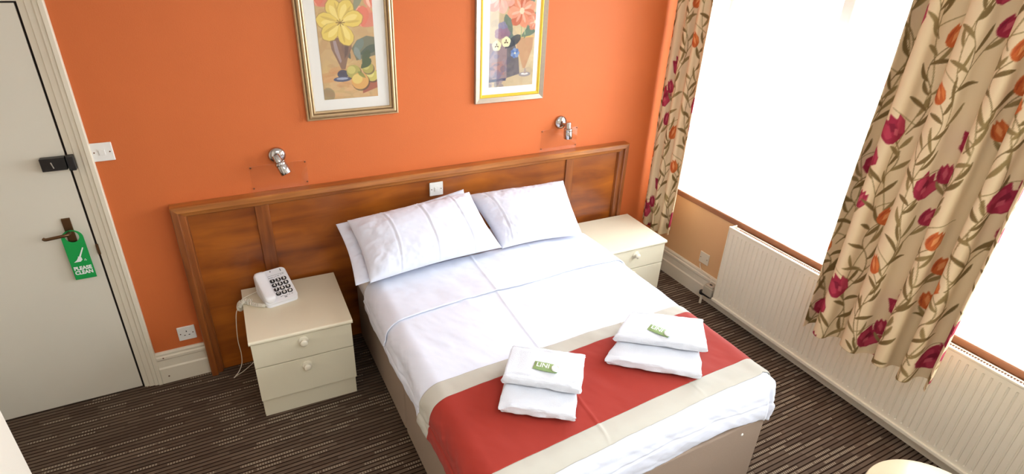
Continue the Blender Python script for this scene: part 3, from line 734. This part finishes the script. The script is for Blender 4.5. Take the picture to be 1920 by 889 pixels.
# ---------------------------------------------------------------- pillows
def pillow(corners, tb, label, seed, creases=(), lift=.0, name='pillow'):
    """corners: bottom-left, bottom-right, top-right, top-left of the visible face (3D)"""
    bl, br, tr, tl = [np.array(c, float) for c in corners]; nu, nv = 120, 80
    t = thing(name, tuple((bl+br)/2), label, 'pillow', 'white pillows leaning on the headboard')
    u = np.linspace(0, 1, nu)[:, None, None]; v = np.linspace(0, 1, nv)[None, :, None]
    # sides bow inwards a little between pointed corners
    uu = u+.022*(np.sin(v*PI))*(.5-u)*2*1.0; vv = v+.035*np.sin(u*PI)*(.5-v)*2
    P = (bl*(1-uu)+br*uu)*(1-vv)+(tl*(1-uu)+tr*uu)*vv
    n = np.cross(br-bl, tl-bl); n /= np.linalg.norm(n)
    U = u[..., 0]*np.ones((1, nv)); Vv = np.ones((nu, 1))*v[..., 0]
    e = (1-np.abs(2*U-1)**3.2)*(1-np.abs(2*Vv-1)**3.0); e = np.clip(e, 0, 1)**.62
    edge = 1-e
    w_ = .006*fbm(U*7, Vv*5, seed)+edge*e*4*.008*fbm(U*22, Vv*14, seed+3)+.006*e*np.sin((U*9+Vv*5)*1.6+2*fbm(U*3, Vv*3, seed+7))*np.clip(edge*1.6, 0, 1)
    for k, c0 in enumerate(creases): w_ = w_-.0045*np.exp(-((U-c0-.02*np.sin(Vv*3))/.006)**2)+.003*np.exp(-((U-c0-.014-.02*np.sin(Vv*3))/.006)**2)
    top = P+n*((tb[0]*e+w_*np.clip(e*3, 0, 1))[..., None])
    bot = P-n*((tb[1]*e)[..., None])
    top = top.reshape(-1, 3); bot = bot.reshape(-1, 3)
    F = grid_faces(nu, nv); F2 = F[:, ::-1]+len(top)
    b = [i*nv for i in range(nu)]+[(nu-1)*nv+j for j in range(1, nv)]+[i*nv+nv-1 for i in range(nu-2, -1, -1)]+[j for j in range(nv-2, 0, -1)]
    b = np.array(b); bn = np.roll(b, -1); S = np.stack([b, b+len(top), bn+len(top), bn], 1)
    # a 4 mm seam so that the edge is not a knife
    top += n*.002; bot -= n*.002
    V = np.vstack([top, bot]); F = np.vstack([F, F2, S])
    pyd('pillowcase', V, F, M_pillow, t, True)
    return t
pillow([(1.10, -.500, .665), (1.86, -.43, .665), (1.872, -.105, .922), (1.105, -.105, .835)], (.034, .045), 'white pillow lying behind and under the front left pillow, its edge showing at left', 11)
pillow([(1.96, -.470, .680), (2.50, -.500, .672), (2.575, -.125, .880), (1.89, -.115, .885)], (.10, .035), 'white pillow on the right side of the bed, nearest the window', 23, (.12,))
pillow([(1.165, -.545, .690), (1.945, -.490, .700), (1.885, -.160, .925), (1.155, -.175, .880)], (.10, .010), 'creased white pillow at front on the left side of the bed', 31, (.22, .50, .78))

# ---------------------------------------------------------------- towels, soap
def towel(P0, ang, W, L, h, z, label, seed, skew=0.0, folds=2, z2=None, drop=0):
    """folded towel: closed pillow-like slab with rolled front edge; local x along width, y towards the foot"""
    t = thing('folded_towel', (P0[0], P0[1], z), label, 'towel', 'white folded towels on the bed runner')
    ca, sa = math.cos(ang), math.sin(ang); u_ = np.array([ca, sa]); v_ = np.array([sa, -ca])   # v points towards the foot of the bed
    n = 110; m_ = 28; prof = []
    # closed section across L with superellipse ends
    for k in range(72):
        a = 2*PI*k/72; c, s = math.cos(a), math.sin(a)
        prof.append((math.copysign(abs(c)**.24, c), math.copysign(abs(s)**.40, s)))
    prof = np.array(prof); nu = 70; V = []
    for i in range(nu):
        x = i/(nu-1); ex = (1-abs(2*x-1)**14)**.35 if 0 < x < 1 else 0.0
        for k, (c, s) in enumerate(prof):
            yy = L/2+c*L/2*(1-.02*(1-ex)); zz = h/2+s*h/2*(.80+.20*ex)
            wx = x*W; edge = .010*float(fbm(np.array(wx*14.), np.array(k/9.), seed))+.006*float(fbm(np.array(wx*30.), np.array(k/9.), seed))
            rim = .011*float(fbm(np.array(wx*11.), np.array(c*2+5), seed+2))-.004*math.exp(-((abs(c)-.80)/.05)**2)
            zz += rim if s > 0 else 0
            yy2 = yy+edge*.9
            sk = skew*(yy/L)*(1-x)
            xx = wx+sk+.016*float(fbm(np.array(yy*13.+s*1.5), np.array(round(x)*3.), seed+5))*(abs(2*x-1)**2)
            if drop: zz -= drop*max(0, (yy/L-.72)/.28)**2*1.0
            p = np.array(P0)+u_*xx+v_*yy2; V.append((p[0], p[1], z+zz))
    k = len(prof); F = []
    for i in range(nu-1):
        for q in range(k): F.append((i*k+q, i*k+(q+1) % k, (i+1)*k+(q+1) % k, (i+1)*k+q))
    F.append(tuple(range(k))); F.append(tuple(range((nu-1)*k, nu*k))[::-1])
    bm = bmesh.new(); vs = [bm.verts.new(v) for v in V]
    for f in F: bm.faces.new([vs[i] for i in f])
    from_bm('towel_fold', bm, M_towel, t, True)
    return t
ZR = DZ+.0225
aA = math.radians(-38); aB = math.radians(-37)
def tow_pair(P0, ang, skew, lab, W=.30):
    ca, sa = math.cos(ang), math.sin(ang); v_ = (sa, -ca)
    towel((P0[0]+v_[0]*.02, P0[1]+v_[1]*.02), ang+math.radians(lab[2]), W-.022, .300, .046, ZR+.003, lab[0], 3, skew*1.2)
    towel((P0[0]-v_[0]*.005, P0[1]-v_[1]*.005), ang, W, .215, .042, ZR+.054, lab[1], 14, skew)
tow_pair((1.56, -1.36), aA, -.01, ('white towel folded flat under the other towel, left pair on the bed runner', 'white towel folded on top of the left pair, with a green packet', 3))
tow_pair((2.19, -1.375), aB, -.09, ('white towel folded flat under the other towel, right pair on the bed runner', 'white towel folded on top of the right pair, nearer the window', -2), .315)
def packet(c, ang, label, z, tilt=0):
    M = Matrix.Translation((c[0], c[1], z)) @ Matrix.Rotation(ang, 4, 'Z') @ Matrix.Rotation(tilt, 4, 'Y')
    t = thing('soap_packet', (c[0], c[1], z), label, 'soap packet', 'green soap packets on the towels')
    # foil sachet: pillow shaped with crimped ends
    nx, ny = 40, 24; V = []; W, H = .098, .050
    for sgn in (1, -1):
        for i in range(nx):
            for j in range(ny):
                x = i/(nx-1)*2-1; y = j/(ny-1)*2-1
                e = max(0, (1-abs(x)**6))*max(0, (1-abs(y)**4)); zz = sgn*(.0042*e+.0004)+.0008*float(fbm(np.array(x*4.), np.array(y*4.), 5))
                V.append(M @ Vector((x*W/2, y*H/2*(1+.04*math.cos(x*3)), .005+zz)))
    F = [tuple(r) for r in grid_faces(nx, ny)]+[tuple(r[::-1]+nx*ny) for r in grid_faces(nx, ny)]
    b = [i*ny for i in range(nx)]+[(nx-1)*ny+j for j in range(1, ny)]+[i*ny+ny-1 for i in range(nx-2, -1, -1)]+[j for j in range(ny-2, 0, -1)]
    for i in range(len(b)): F.append((b[i], b[i]+nx*ny, b[(i+1) % len(b)]+nx*ny, b[(i+1) % len(b)]))
    pk = pyd('sachet', V, F, M_packet, t, True)
    # white lettering marks
    text_mesh('lettering', 'LINI', .036, M @ Matrix.Translation((-.012, 0, .0102)), M_print_w, pk, .0003, .0004, .85)
    s = thing('wrapped_soap', tuple(M @ Vector((.042, -.006, .008))), 'small round white wrapped soap beside the green packet on the '+('left' if 'left' in label else 'right')+' towels', 'soap', 'round soaps on the towels')
    lathe('soap_disc', [(0, 0), (.016, 0), (.0185, .003), (.0185, .007), (.016, .010), (.013, .0102), (.012, .0094), (0, .0094)], M_soap, s, 32, M @ Matrix.Translation((.042, -.006, .0085)))
packet((1.605, -1.555), math.radians(-43), 'green and white soap packet on the left pair of towels', ZR+.096)
packet((2.190, -1.560), math.radians(-62), 'green and white soap packet on the right pair of towels', ZR+.096)

# ---------------------------------------------------------------- telephone
def telephone():
    t = thing('telephone', (.742, -.168, .5035), 'white big-button corded telephone on the left bedside cabinet', 'telephone', rot=(0, 0, math.radians(11)), local=True); t.scale = (1.07, 1.07, 1.07)
    # local: x -.078.., y front = -, wedge body rising to the back
    W, D = .158, .205; a = math.radians(24)
    T = Matrix.Translation((0, -D/2*math.cos(a)-.004, .022)) @ Matrix.Rotation(a, 4, 'X')   # face frame: x across, y up the slope, z out
    bm = bmesh.new(); t0 = bmesh.new()
    pts = []
    rr = .022
    for cx, cy, a0 in ((W/2-rr, D-rr, 0), (-W/2+rr, D-rr, PI/2), (-W/2+rr, rr, PI), (W/2-rr, rr, 1.5*PI)):
        for k in range(7): q = a0+k/6*PI/2; pts.append((cx+rr*math.cos(q), cy+rr*math.sin(q)))
    n = len(pts); rings = []
    def ring(scale, z, ground=False):
        out = []
        for x, y in pts:
            p = T @ Vector((x*scale, (y-D/2)*scale+D/2, z))
            if ground: p.z = 0; p.y = min(p.y, .085); 
            out.append(bm.verts.new(p))
        return out
    rings = [ring(.98, 0, True), ring(1, -.012), ring(1, -.004), ring(.975, .0)]
    for A, B in zip(rings, rings[1:]):
        for i in range(n): bm.faces.new((A[i], A[(i+1) % n], B[(i+1) % n], B[i]))
    bm.faces.new(rings[-1]); bm.faces.new(rings[0][::-1])
    body = from_bm('body', bm, M_phone, t)
    # handset lying along the left edge
    nu, nv = 40, 24; V = []
    for i in range(nu):
        s = i/(nu-1); y = .004+s*(D-.010)
        endr = (1-abs(2*s-1)**8)**.5 if 0 < s < 1 else 0
        hump = .026+.012*(abs(2*s-1)**2.2)*endr
        wd = .027+.003*abs(2*s-1)**2
        for j in range(nv):
            b = 2*PI*j/nv; c, sn = math.cos(b), math.sin(b)
            V.append(T @ Vector((-.052+math.copysign(abs(c)**.6, c)*wd*max(endr, .25), y, -.002+(sn*.5+.5)**.8*hump*max(endr, .3))))
    F = [(i*nv+j, i*nv+(j+1) % nv, (i+1)*nv+(j+1) % nv, (i+1)*nv+j) for i in range(nu-1) for j in range(nv)]
    F += [tuple(range(nv))[::-1], tuple(range((nu-1)*nv, nu*nv))]
    pyd('handset', V, F, M_phone, t, True)
    # keys 3 x 4 with raised white digits
    for r, rowt in enumerate(('123', '456', '789', '*0#')):
        for c_, ch in enumerate(rowt):
            x = -.006+c_*.0285+.0; y = .128-r*.0275
            kp = [(x+.0125*math.copysign(abs(math.cos(q))**.75, math.cos(q)), y+.0108*math.copysign(abs(math.sin(q))**.75, math.sin(q))) for q in np.linspace(0, 2*PI, 24, endpoint=False)]
            bm = bmesh.new(); lo = [bm.verts.new(T @ Vector((p[0], p[1], -.001))) for p in kp]; hi = [bm.verts.new(T @ Vector((p[0], p[1], .0035))) for p in kp]
            for i in range(24): bm.faces.new((lo[i], lo[(i+1) % 24], hi[(i+1) % 24], hi[i]))
            bm.faces.new(hi); bm.faces.new(lo[::-1]); k = from_bm('key', bm, M_key, t)
            dy = -.006 if ch == '*' else 0
            text_mesh('digit', ch, .019 if ch != '*' else .03, T @ Matrix.Translation((x, y+dy, .0042)), M_print_w, k, .0003, .0009)
    # small printed marks, indicator and slot
    def mark(x0, x1, y, h=.0016):
        box('printed_mark', x0, x1, y, y+h, -.0002, .0006, M_grey_print, t, M=T)
    for x0, x1, y in ((-.018, -.010, .150), (-.008, .0, .150), (.002, .006, .150), (.010, .014, .150), (.018, .022, .152), (.026, .036, .152), (.044, .049, .156), (.055, .060, .158), (-.004, .004, .024), (.006, .010, .026), (.012, .028, .022), (.030, .034, .025), (.038, .044, .024), (.050, .058, .025)): mark(x0, x1, y, .0022)
    mark(.014, .026, .014, .004); mark(-.018, .062, .163, .0008)
    lathe('indicator', [(0, 0), (.003, 0), (.003, .001), (0, .001)], M_key, t, 12, T @ Matrix.Translation((.004, .190, 0)))
    box('volume_slot', .052, .055, .178, .193, -.0002, .0008, M_key, t, M=T)
    return t
ph = telephone()
PHM = Matrix.Translation(ph.location) @ Matrix.Rotation(ph.rotation_euler.z, 4, 'Z') @ Matrix.Scale(1.07, 4)
INV = PHM.inverted()
def to_local(pts): return [INV @ Vector(p) for p in pts]
# coiled handset cord: from the handset foot, along the top, bunching over the left edge of the cabinet
path = spline([(.690, -.270, .514), (.672, -.262, .514), (.650, -.250, .514), (.620, -.225, .513), (.585, -.190, .514), (.557, -.165, .505), (.545, -.160, .475), (.550, -.150, .452), (.562, -.160, .470), (.556, -.185, .500), (.575, -.19, .526), (.615, -.20, .522)], 20)
cp = []
for i in range(len(path)*6-6):
    s = i/6; k = int(s); f = s-k; p = path[k].lerp(path[min(k+1, len(path)-1)], f)
    d = (path[min(k+1, len(path)-1)]-path[max(k-1, 0)]).normalized(); uu_ = d.orthogonal().normalized(); ww = d.cross(uu_)
    ramp = min(1, s/22.)
    rad = .0088*(0 if s < 16 else min(1, (s-16)/6))
    a = s*1.75
    cp.append(p+(uu_*math.cos(a)+ww*math.sin(a))*rad)
tube('coiled_cord', to_local(cp), .0022, M_cord, ph, 6)
line = spline([(.69, -.10, .53), (.650, -.115, .522), (.60, -.125, .512), (.565, -.135, .50), (.538, -.15, .46), (.524, -.15, .42), (.512, -.15, .33), (.506, -.15, .25), (.508, -.15, .17), (.500, -.15, .10), (.475, -.14, .04), (.445, -.135, .004), (.462, -.12, .003), (.50, -.095, .003), (.56, -.06, .02), (.60, -.045, .05)], 8)
tube('line_cord', to_local(line), .0021, M_cord, ph, 6)

# ---------------------------------------------------------------- radiator
ra = thing('radiator', (3.5, -2.1, .115), 'long cream ribbed panel radiator on the wall beneath the window', 'radiator')
RX0, RY0, RY1, RZ0, RZ1 = 3.456, -.791, -3.45, .115, .672
def rad_panel():
    # corrugated front sheet, real depth
    pit = .0333; n = int((RY0-.03-RY1)/pit); prof = []
    y = RY0-.012
    prof.append((RY0-.0, .006)); prof.append((RY0-.012, .0))
    for i in range(n):
        yy = RY0-.02-i*pit; prof += [(yy, 0), (yy-.0225, 0), (yy-.0255, .005), (yy-.0300, .005)]
    V = []; F = []
    zs = [(RZ0, .003), (RZ0+.004, 0), (RZ0+.030, 0), (RZ0+.036, 1), (RZ1-.040, 1), (RZ1-.034, 0), (RZ1-.004, 0), (RZ1, .003)]
    for z, k in zs:
        for yy, d in prof: V.append((RX0+(d if k == 1 else (0 if k == 0 else .003)), yy, z))
    m_ = len(prof)
    for a in range(len(zs)-1):
        for b in range(m_-1): F.append((a*m_+b, a*m_+b+1, (a+1)*m_+b+1, (a+1)*m_+b))
    n0 = len(V); V += [(RX0+.018, p[0], RZ0) for p in prof]; V += [(RX0+.018, p[0], RZ1) for p in prof]
    for b in range(m_-1):
        F.append((b, n0+b, n0+b+1, b+1)); F.append((n0+b, n0+m_+b, n0+m_+b+1, n0+b+1)); F.append(((len(zs)-1)*m_+b, (len(zs)-1)*m_+b+1, n0+m_+b+1, n0+m_+b))
    bm = bmesh.new(); vs = [bm.verts.new(v) for v in V]
    for f in F:
        try: bm.faces.new([vs[i] for i in f])
        except ValueError: pass
    return bm
from_bm('front_panel', rad_panel(), M_rad, ra)
box('top_lip', RX0-.004, RX0+.010, RY1, RY0+.003, RZ1-.008, RZ1+.004, M_rad, ra, .003)
box('bottom_lip', RX0-.012, RX0+.018, RY1, RY0+.003, RZ0-.012, RZ0+.010, M_rad, ra, .004)
box('back_panel', RX0+.050, RX0+.066, RY1, RY0-.01, RZ0, RZ1-.01, M_rad, ra, .003)
bm = bmesh.new(); bm_box(bm, RX0+.0, RX0+.068, RY0-.004, RY0+.003, RZ0+.0, RZ1, .002)
from_bm('end_cap', bm, M_rad, ra)
bm = bmesh.new(); bm_box(bm, RX0+.018, RX0+.026, RY1, RY0-.05, RZ1-.012, RZ1-.004)
bm_box(bm, RX0+.042, RX0+.050, RY1, RY0-.05, RZ1-.012, RZ1-.004)
y = RY0-.05
while y > RY1:
    bm_box(bm, RX0+.026, RX0+.042, y-.004, y, RZ1-.011, RZ1-.005); y -= .012
from_bm('top_grille', bm, mat('grille_enamel', (176, 140, 116), .5), ra)
# valve with actuator box and cable
va = thing('radiator_valve', (3.49, -.70, .0), 'grey electric radiator valve with a white tail pipe at the left end of the radiator', 'radiator valve')
bm = bmesh.new(); bm_box(bm, 3.455, 3.520, -.772, -.690, .105, .170, .006, 3); bm_box(bm, 3.4625, 3.5125, -.765, -.697, .168, .182, .006, 3)
from_bm('actuator_box', bm, M_valve, va)
box('indicator_window', 3.48, 3.495, -.738, -.718, .1815, .1828, M_black, va)
V, F = tube_vf([(3.482, -.670, .088), (3.482, -.70, .088), (3.485, -.74, .090), (3.49, -.795, .125)], .013, 14); pyd('valve_body', V, F, M_black, va, True)
lathe('collar', [(0, 0), (.019, 0), (.021, .004), (.021, .022), (.017, .026), (0, .026)], M_black, va, 20, Matrix.Translation((3.482, -.672, .078)))
V, F = tube_vf([(3.482, -.672, .082), (3.482, -.672, .045), (3.482, -.672, -.0)], .009, 12); pyd('tail_pipe', V, F, M_white2, va, True)
cable = spline([(3.5415, -.548, .252), (3.540, -.551, .235), (3.533, -.575, .215), (3.528, -.62, .210), (3.524, -.66, .208), (3.518, -.69, .204), (3.508, -.70, .19), (3.50, -.705, .17)], 8)
tube('cable', cable, .0028, M_white2, va, 8)
# round wooden stool by the radiator
def stool():
    cx, cy, H, R = 2.73, -2.585, .45, .26
    t = thing('round_side_table', (cx, cy, 0), 'round pale wooden table top at the bottom edge near the radiator', 'side table')
    lathe('table_top', [(0, H-.022), (R-.014, H-.022), (R-.003, H-.017), (R, H-.010), (R-.003, H-.003), (R-.010, H), (0, H)], M_stool, t, 72, Matrix.Translation((cx, cy, 0)))
    for k in range(3):
        a = PI/6+k*2*PI/3; V, F = tube_vf([(cx+.15*math.cos(a), cy+.15*math.sin(a), H-.022), (cx+.21*math.cos(a), cy+.21*math.sin(a), 0)], .016, 12); pyd('leg', V, F, M_stool, t, True)
stool()

# ---------------------------------------------------------------- window
XI = XW+.17    # plane of the window frame
# deep sill board with brown nosing and a moulding under it
wd = bpy.data.objects.new('window_1', None); COL.objects.link(wd); wd.location = (XI, -1.95, SILL); wd['kind'] = 'structure'; wd['local'] = 0
struct(box('trim_2', XW, XI+.10, WY1, WY0, SILL-.028, SILL, M_sillwhite))
struct(sweep('trim_3', [(XW, WY1), (XW, WY0+.02)], [(0, SILL-.040), (.006, SILL-.040), (.012, SILL-.034), (.012, SILL-.006), (.008, SILL), (0, SILL)], False, lambda a, b, d: (a, b, d), M_sillbrown))
# plain brown moulding below
struct(sweep('trim_4', [(XW, WY1), (XW, -.84)], [(0, SILL-.115), (.010, SILL-.113), (.020, SILL-.100), (.024, SILL-.080), (.020, SILL-.060), (.010, SILL-.047), (0, SILL-.045)], False, lambda a, b, d: (a, b, d), M_sillbrown))
struct(box('trim_5', XW+.002, XI+.10, WY0-.006, WY0+.0, SILL, WT, M_sillwhite))
mull = [WY0-.03, -.985, -1.90, -2.83, WY1+.03]
bm = bmesh.new()
for y in mull: bm_box(bm, XI, XI+.06, y-.034, y+.034, SILL, WT, .006)
for z0, z1 in ((SILL, SILL+.06), (WT-.06, WT)): bm_box(bm, XI, XI+.06, WY1, WY0, z0, z1, .006)
from_bm('window_frame', bm, M_upvc, wd)
for a, b in zip(mull, mull[1:]):
    box('pane', XI+.025, XI+.030, b+.034, a-.034, SILL+.06, WT-.06, M_glass, wd)
# net curtain on a wire across the lower window
def net(y0, y1, label):
    t = thing('net_curtain', (XI-.13, (y0+y1)/2, SILL), label, 'net curtain', 'white net curtains')
    L = abs(y1-y0); nu = int(L/.006); nv = 60; u = np.linspace(0, 1, nu)[:, None]*np.ones((1, nv)); v = np.ones((nu, 1))*np.linspace(0, 1, nv)[None]
    Y = y0+(y1-y0)*u; Z = 1.925-v*(1.925-SILL-.004)
    X = XI-.135+.011*np.sin(Y*2*PI/.052+.9*np.sin(Y*9))*(.55+.45*v)+.008*fbm(Y*6, Z*2, 4)
    # the hem lies on the sill
    X = X+.04*np.clip((v-.965)/.035, 0, 1)*(1+.5*np.sin(Y*14))
    grid_mesh('net_fabric', np.stack([X, Y, Z], 2), M_net, t)
    tube('wire', [(XI-.135, y0, 1.925), (XI-.135, (y0+y1)/2, 1.922), (XI-.135, y1, 1.925)], .002, M_white, t, 6)
net(-.185, -1.86, 'white net curtain on the window between the two floral curtains')
net(-1.90, -3.68, 'white net curtain on the window right of the wide floral curtain')

# ---------------------------------------------------------------- floral curtains
CREAM = (228, 203, 163); OLIVE = (124, 100, 60); OLIVE2 = (146, 122, 78)
CRIM = [(158, 44, 66), (182, 62, 82), (128, 32, 52), (196, 88, 100)]
ORNG = [(196, 98, 48), (216, 126, 66), (168, 76, 38), (226, 150, 92)]
def tulip(c, x, y, ang, s, pal, open_=0):
    # ang: direction the bloom points
    def P(pts): 
        ca, sa = math.cos(ang), math.sin(ang); return [(x+(a*ca-b*sa)*s, y+(a*sa+b*ca)*s) for a, b in pts]
    if open_:
        c.poly(P([(0, -.012), (.012, -.03), (.045, -.038), (.075, -.026), (.062, -.016), (.084, -.004), (.066, .006), (.080, .024), (.055, .030), (.035, .038), (.010, .028), (0, .012)]), pal[0])
        c.poly(P([(.010, -.026), (.045, -.036), (.072, -.025), (.05, -.012), (.02, -.010)]), pal[1]); c.poly(P([(.02, .010), (.05, .004), (.062, .018), (.045, .030), (.02, .024)]), pal[1])
        c.poly(P([(.03, -.010), (.055, -.006), (.06, .006), (.036, .008)]), pal[2]); c.poly(P([(.015, -.006), (.032, -.014), (.042, -.004), (.026, .002)]), pal[3])
    else:
        c.poly(P([(0, -.006), (.008, -.020), (.030, -.025), (.052, -.018), (.070, -.012), (.058, -.006), (.072, .002), (.057, .008), (.066, .015), (.045, .022), (.025, .023), (.008, .017), (0, .006)]), pal[0])
        c.poly(P([(.006, -.014), (.030, -.022), (.056, -.014), (.030, -.010)]), pal[1]); c.poly(P([(.012, .0), (.035, -.006), (.060, .001), (.035, .008)]), pal[3]); c.poly(P([(.008, .012), (.03, .012), (.056, .014), (.03, .019)]), pal[2])
def leaf(c, x, y, ang, l, w_, col, bend=.3):
    n = 12; up = []; dn = []; px, py = x, y; a = ang
    for i in range(n+1):
        t = i/n; ww = w_*math.sin(PI*min(1, t*.93+.04))**.8/2
        up.append((px-math.sin(a)*ww, py+math.cos(a)*ww)); dn.append((px+math.sin(a)*ww, py-math.cos(a)*ww))
        px += math.cos(a)*l/n; py += math.sin(a)*l/n; a += bend/n*2
    c.poly(up+dn[::-1], col)
def sprig(c, x, y, s, flip, pal, rg, open_):
    """a stem that climbs from (x, y), with leaves and two blooms"""
    f = -1 if flip else 1
    H = .30*s
    st = bez((x, y), (x+f*.07*s, y+H*.35), (x+f*.01*s, y+H*.62), 16)+bez((x+f*.01*s, y+H*.62), (x-f*.03*s, y+H*.8), (x+f*.03*s, y+H), 12)
    c.stroke(st, .0055, .004, OLIVE)
    br = bez((x+f*.035*s, y+H*.30), (x+f*.075*s, y+H*.55), (x+f*.095*s, y+H*.66), 12); c.stroke(br, .0045, .0035, OLIVE)
    br2 = bez((x+f*.02*s, y+H*.12), (x-f*.05*s, y+H*.26), (x-f*.085*s, y+H*.30), 12); c.stroke(br2, .0045, .003, OLIVE2)
    for (t, da, l) in ((.10, 2.3, .085), (.25, .7, .095), (.42, 2.4, .10), (.60, .6, .08), (.80, 2.5, .07), (.9, .8, .06)):
        px, py = st[int(t*(len(st)-1))]; a = PI/2+f*(PI/2-da) if not flip else PI/2-(PI/2-da)
        a += rg.uniform(-.25, .25); leaf(c, px, py, a, l*s, .016*s, OLIVE if rg.random() < .6 else OLIVE2, rg.choice([-.35, .35, .2]))
    px, py = br[6]; leaf(c, px, py, PI/2-f*1.0, .07*s, .014*s, OLIVE2, f*.3)
    ex, ey = st[-1]; tulip(c, ex, ey, PI/2-f*rg.uniform(.3, .7), s*(1.3 if open_ else 1.12), pal, open_)
    ex, ey = br[-1]; tulip(c, ex, ey, PI/2-f*rg.uniform(.1, .5), s*1.05, pal, 0)
def fabric(W, H, res, seed):
    c = Canvas(W, H, res, CREAM); rg = random.Random(seed)
    cw, chh = .275, .44; col = 0; x = .03
    while x < W+.1:
        y = -.34+(col % 2)*.22+rg.uniform(-.02, .02); k = col
        # long meandering vine behind
        pts = []; yy = 0
        while yy < H+.02: pts.append((x+.035*math.sin(yy*2*PI/.67+col), yy)); yy += .012
        c.stroke(pts, .0050, .0050, OLIVE2)
        for q in range(int(H/.115)):
            yq = q*.115+rg.uniform(0, .04); xq = x+.035*math.sin(yq*2*PI/.67+col); sgn = 1 if q % 2 else -1
            leaf(c, xq, yq, PI/2-sgn*rg.uniform(.5, .9), rg.uniform(.08, .13), .019, OLIVE2 if q % 3 else OLIVE, sgn*.3)
        while y < H:
            crim = ((k+col) % 2 == 0); sprig(c, x+rg.uniform(-.015, .015), y, 1.36, (k % 2) == 1, CRIM if crim else ORNG, rg, 1 if crim else 0)
            y += chh; k += 1
        x += cw; col += 1
    return c
M_curtain = vcol_mat('floral_curtain_cloth', .85, trans=.05, weave=.15)
def curtain(name, label, yA, yB, xc, ztop, hemfn, W, pleats, amp, seed, lean=None):
    res = .0042; H = ztop-.30; c = fabric(W, H, res, seed); col = c.out(); nu, nv = col.shape[:2]
    t = thing(name, (xc, (yA+yB)/2, .4), label, 'curtain', 'floral tulip curtains at the window')
    u = np.linspace(0, 1, nu)[:, None]*np.ones((1, nv)); v = np.ones((nu, 1))*np.linspace(0, 1, nv)[None]      # v up
    col = col  # pattern height runs from hem to top
    hem = hemfn(u); Z = hem+(ztop-hem)*v
    ph = pleats(u)*2*PI
    A = amp*(.78+.35*fbm(u*3+.3, u*0+1.5, seed))*(1.05-.15*v)
    X = xc+A*np.sin(ph+.35*fbm(u*2, v*2.5, seed+5))+.010*fbm(u*5, v*3, seed+6)
    # cloth bunches: sideways sway that follows the fold
    Y = yA+(yB-yA)*u+ .42*A*np.sin(2*ph+.4)*.5+.006*fbm(u*4, v*4, seed+9)
    if lean: Y = Y+lean(u, v)
    grid_mesh('cloth', np.stack([X, Y, Z], 2), M_curtain, t, thick=.0022, col=col)
    return t
# narrow curtain in the corner
curtain('floral_curtain', 'narrow cream tulip curtain hanging in the room corner beyond the right bedside cabinet',
        -.045, -.375, 3.375, 2.50, lambda u: .415-.04*np.sin(u*PI)+.02*u, .70, lambda u: 3.6*u+.15, .030, 5)
curtain('floral_curtain', 'wide cream curtain with red and orange tulips hanging in front of the radiator',
        -1.565, -2.215, 3.275, 2.50, lambda u: .465+.075*u+.012*np.sin(u*22), 1.35, lambda u: 4.6*u+.16*np.sin(u*8)-.1, .068, 9)
# curtain pole above the window
pl_ = thing('curtain_track', (3.40, -2.0, 2.515), 'white curtain track above the windows', 'curtain track')
box('rail', 3.325, 3.355, -3.7, -.03, 2.505, 2.53, M_white, pl_, .004)
for y in (-.1, -1.9, -3.6): box('bracket', 3.34, XW-.001, y-.01, y+.01, 2.52, 2.545, M_white, pl_, .002)
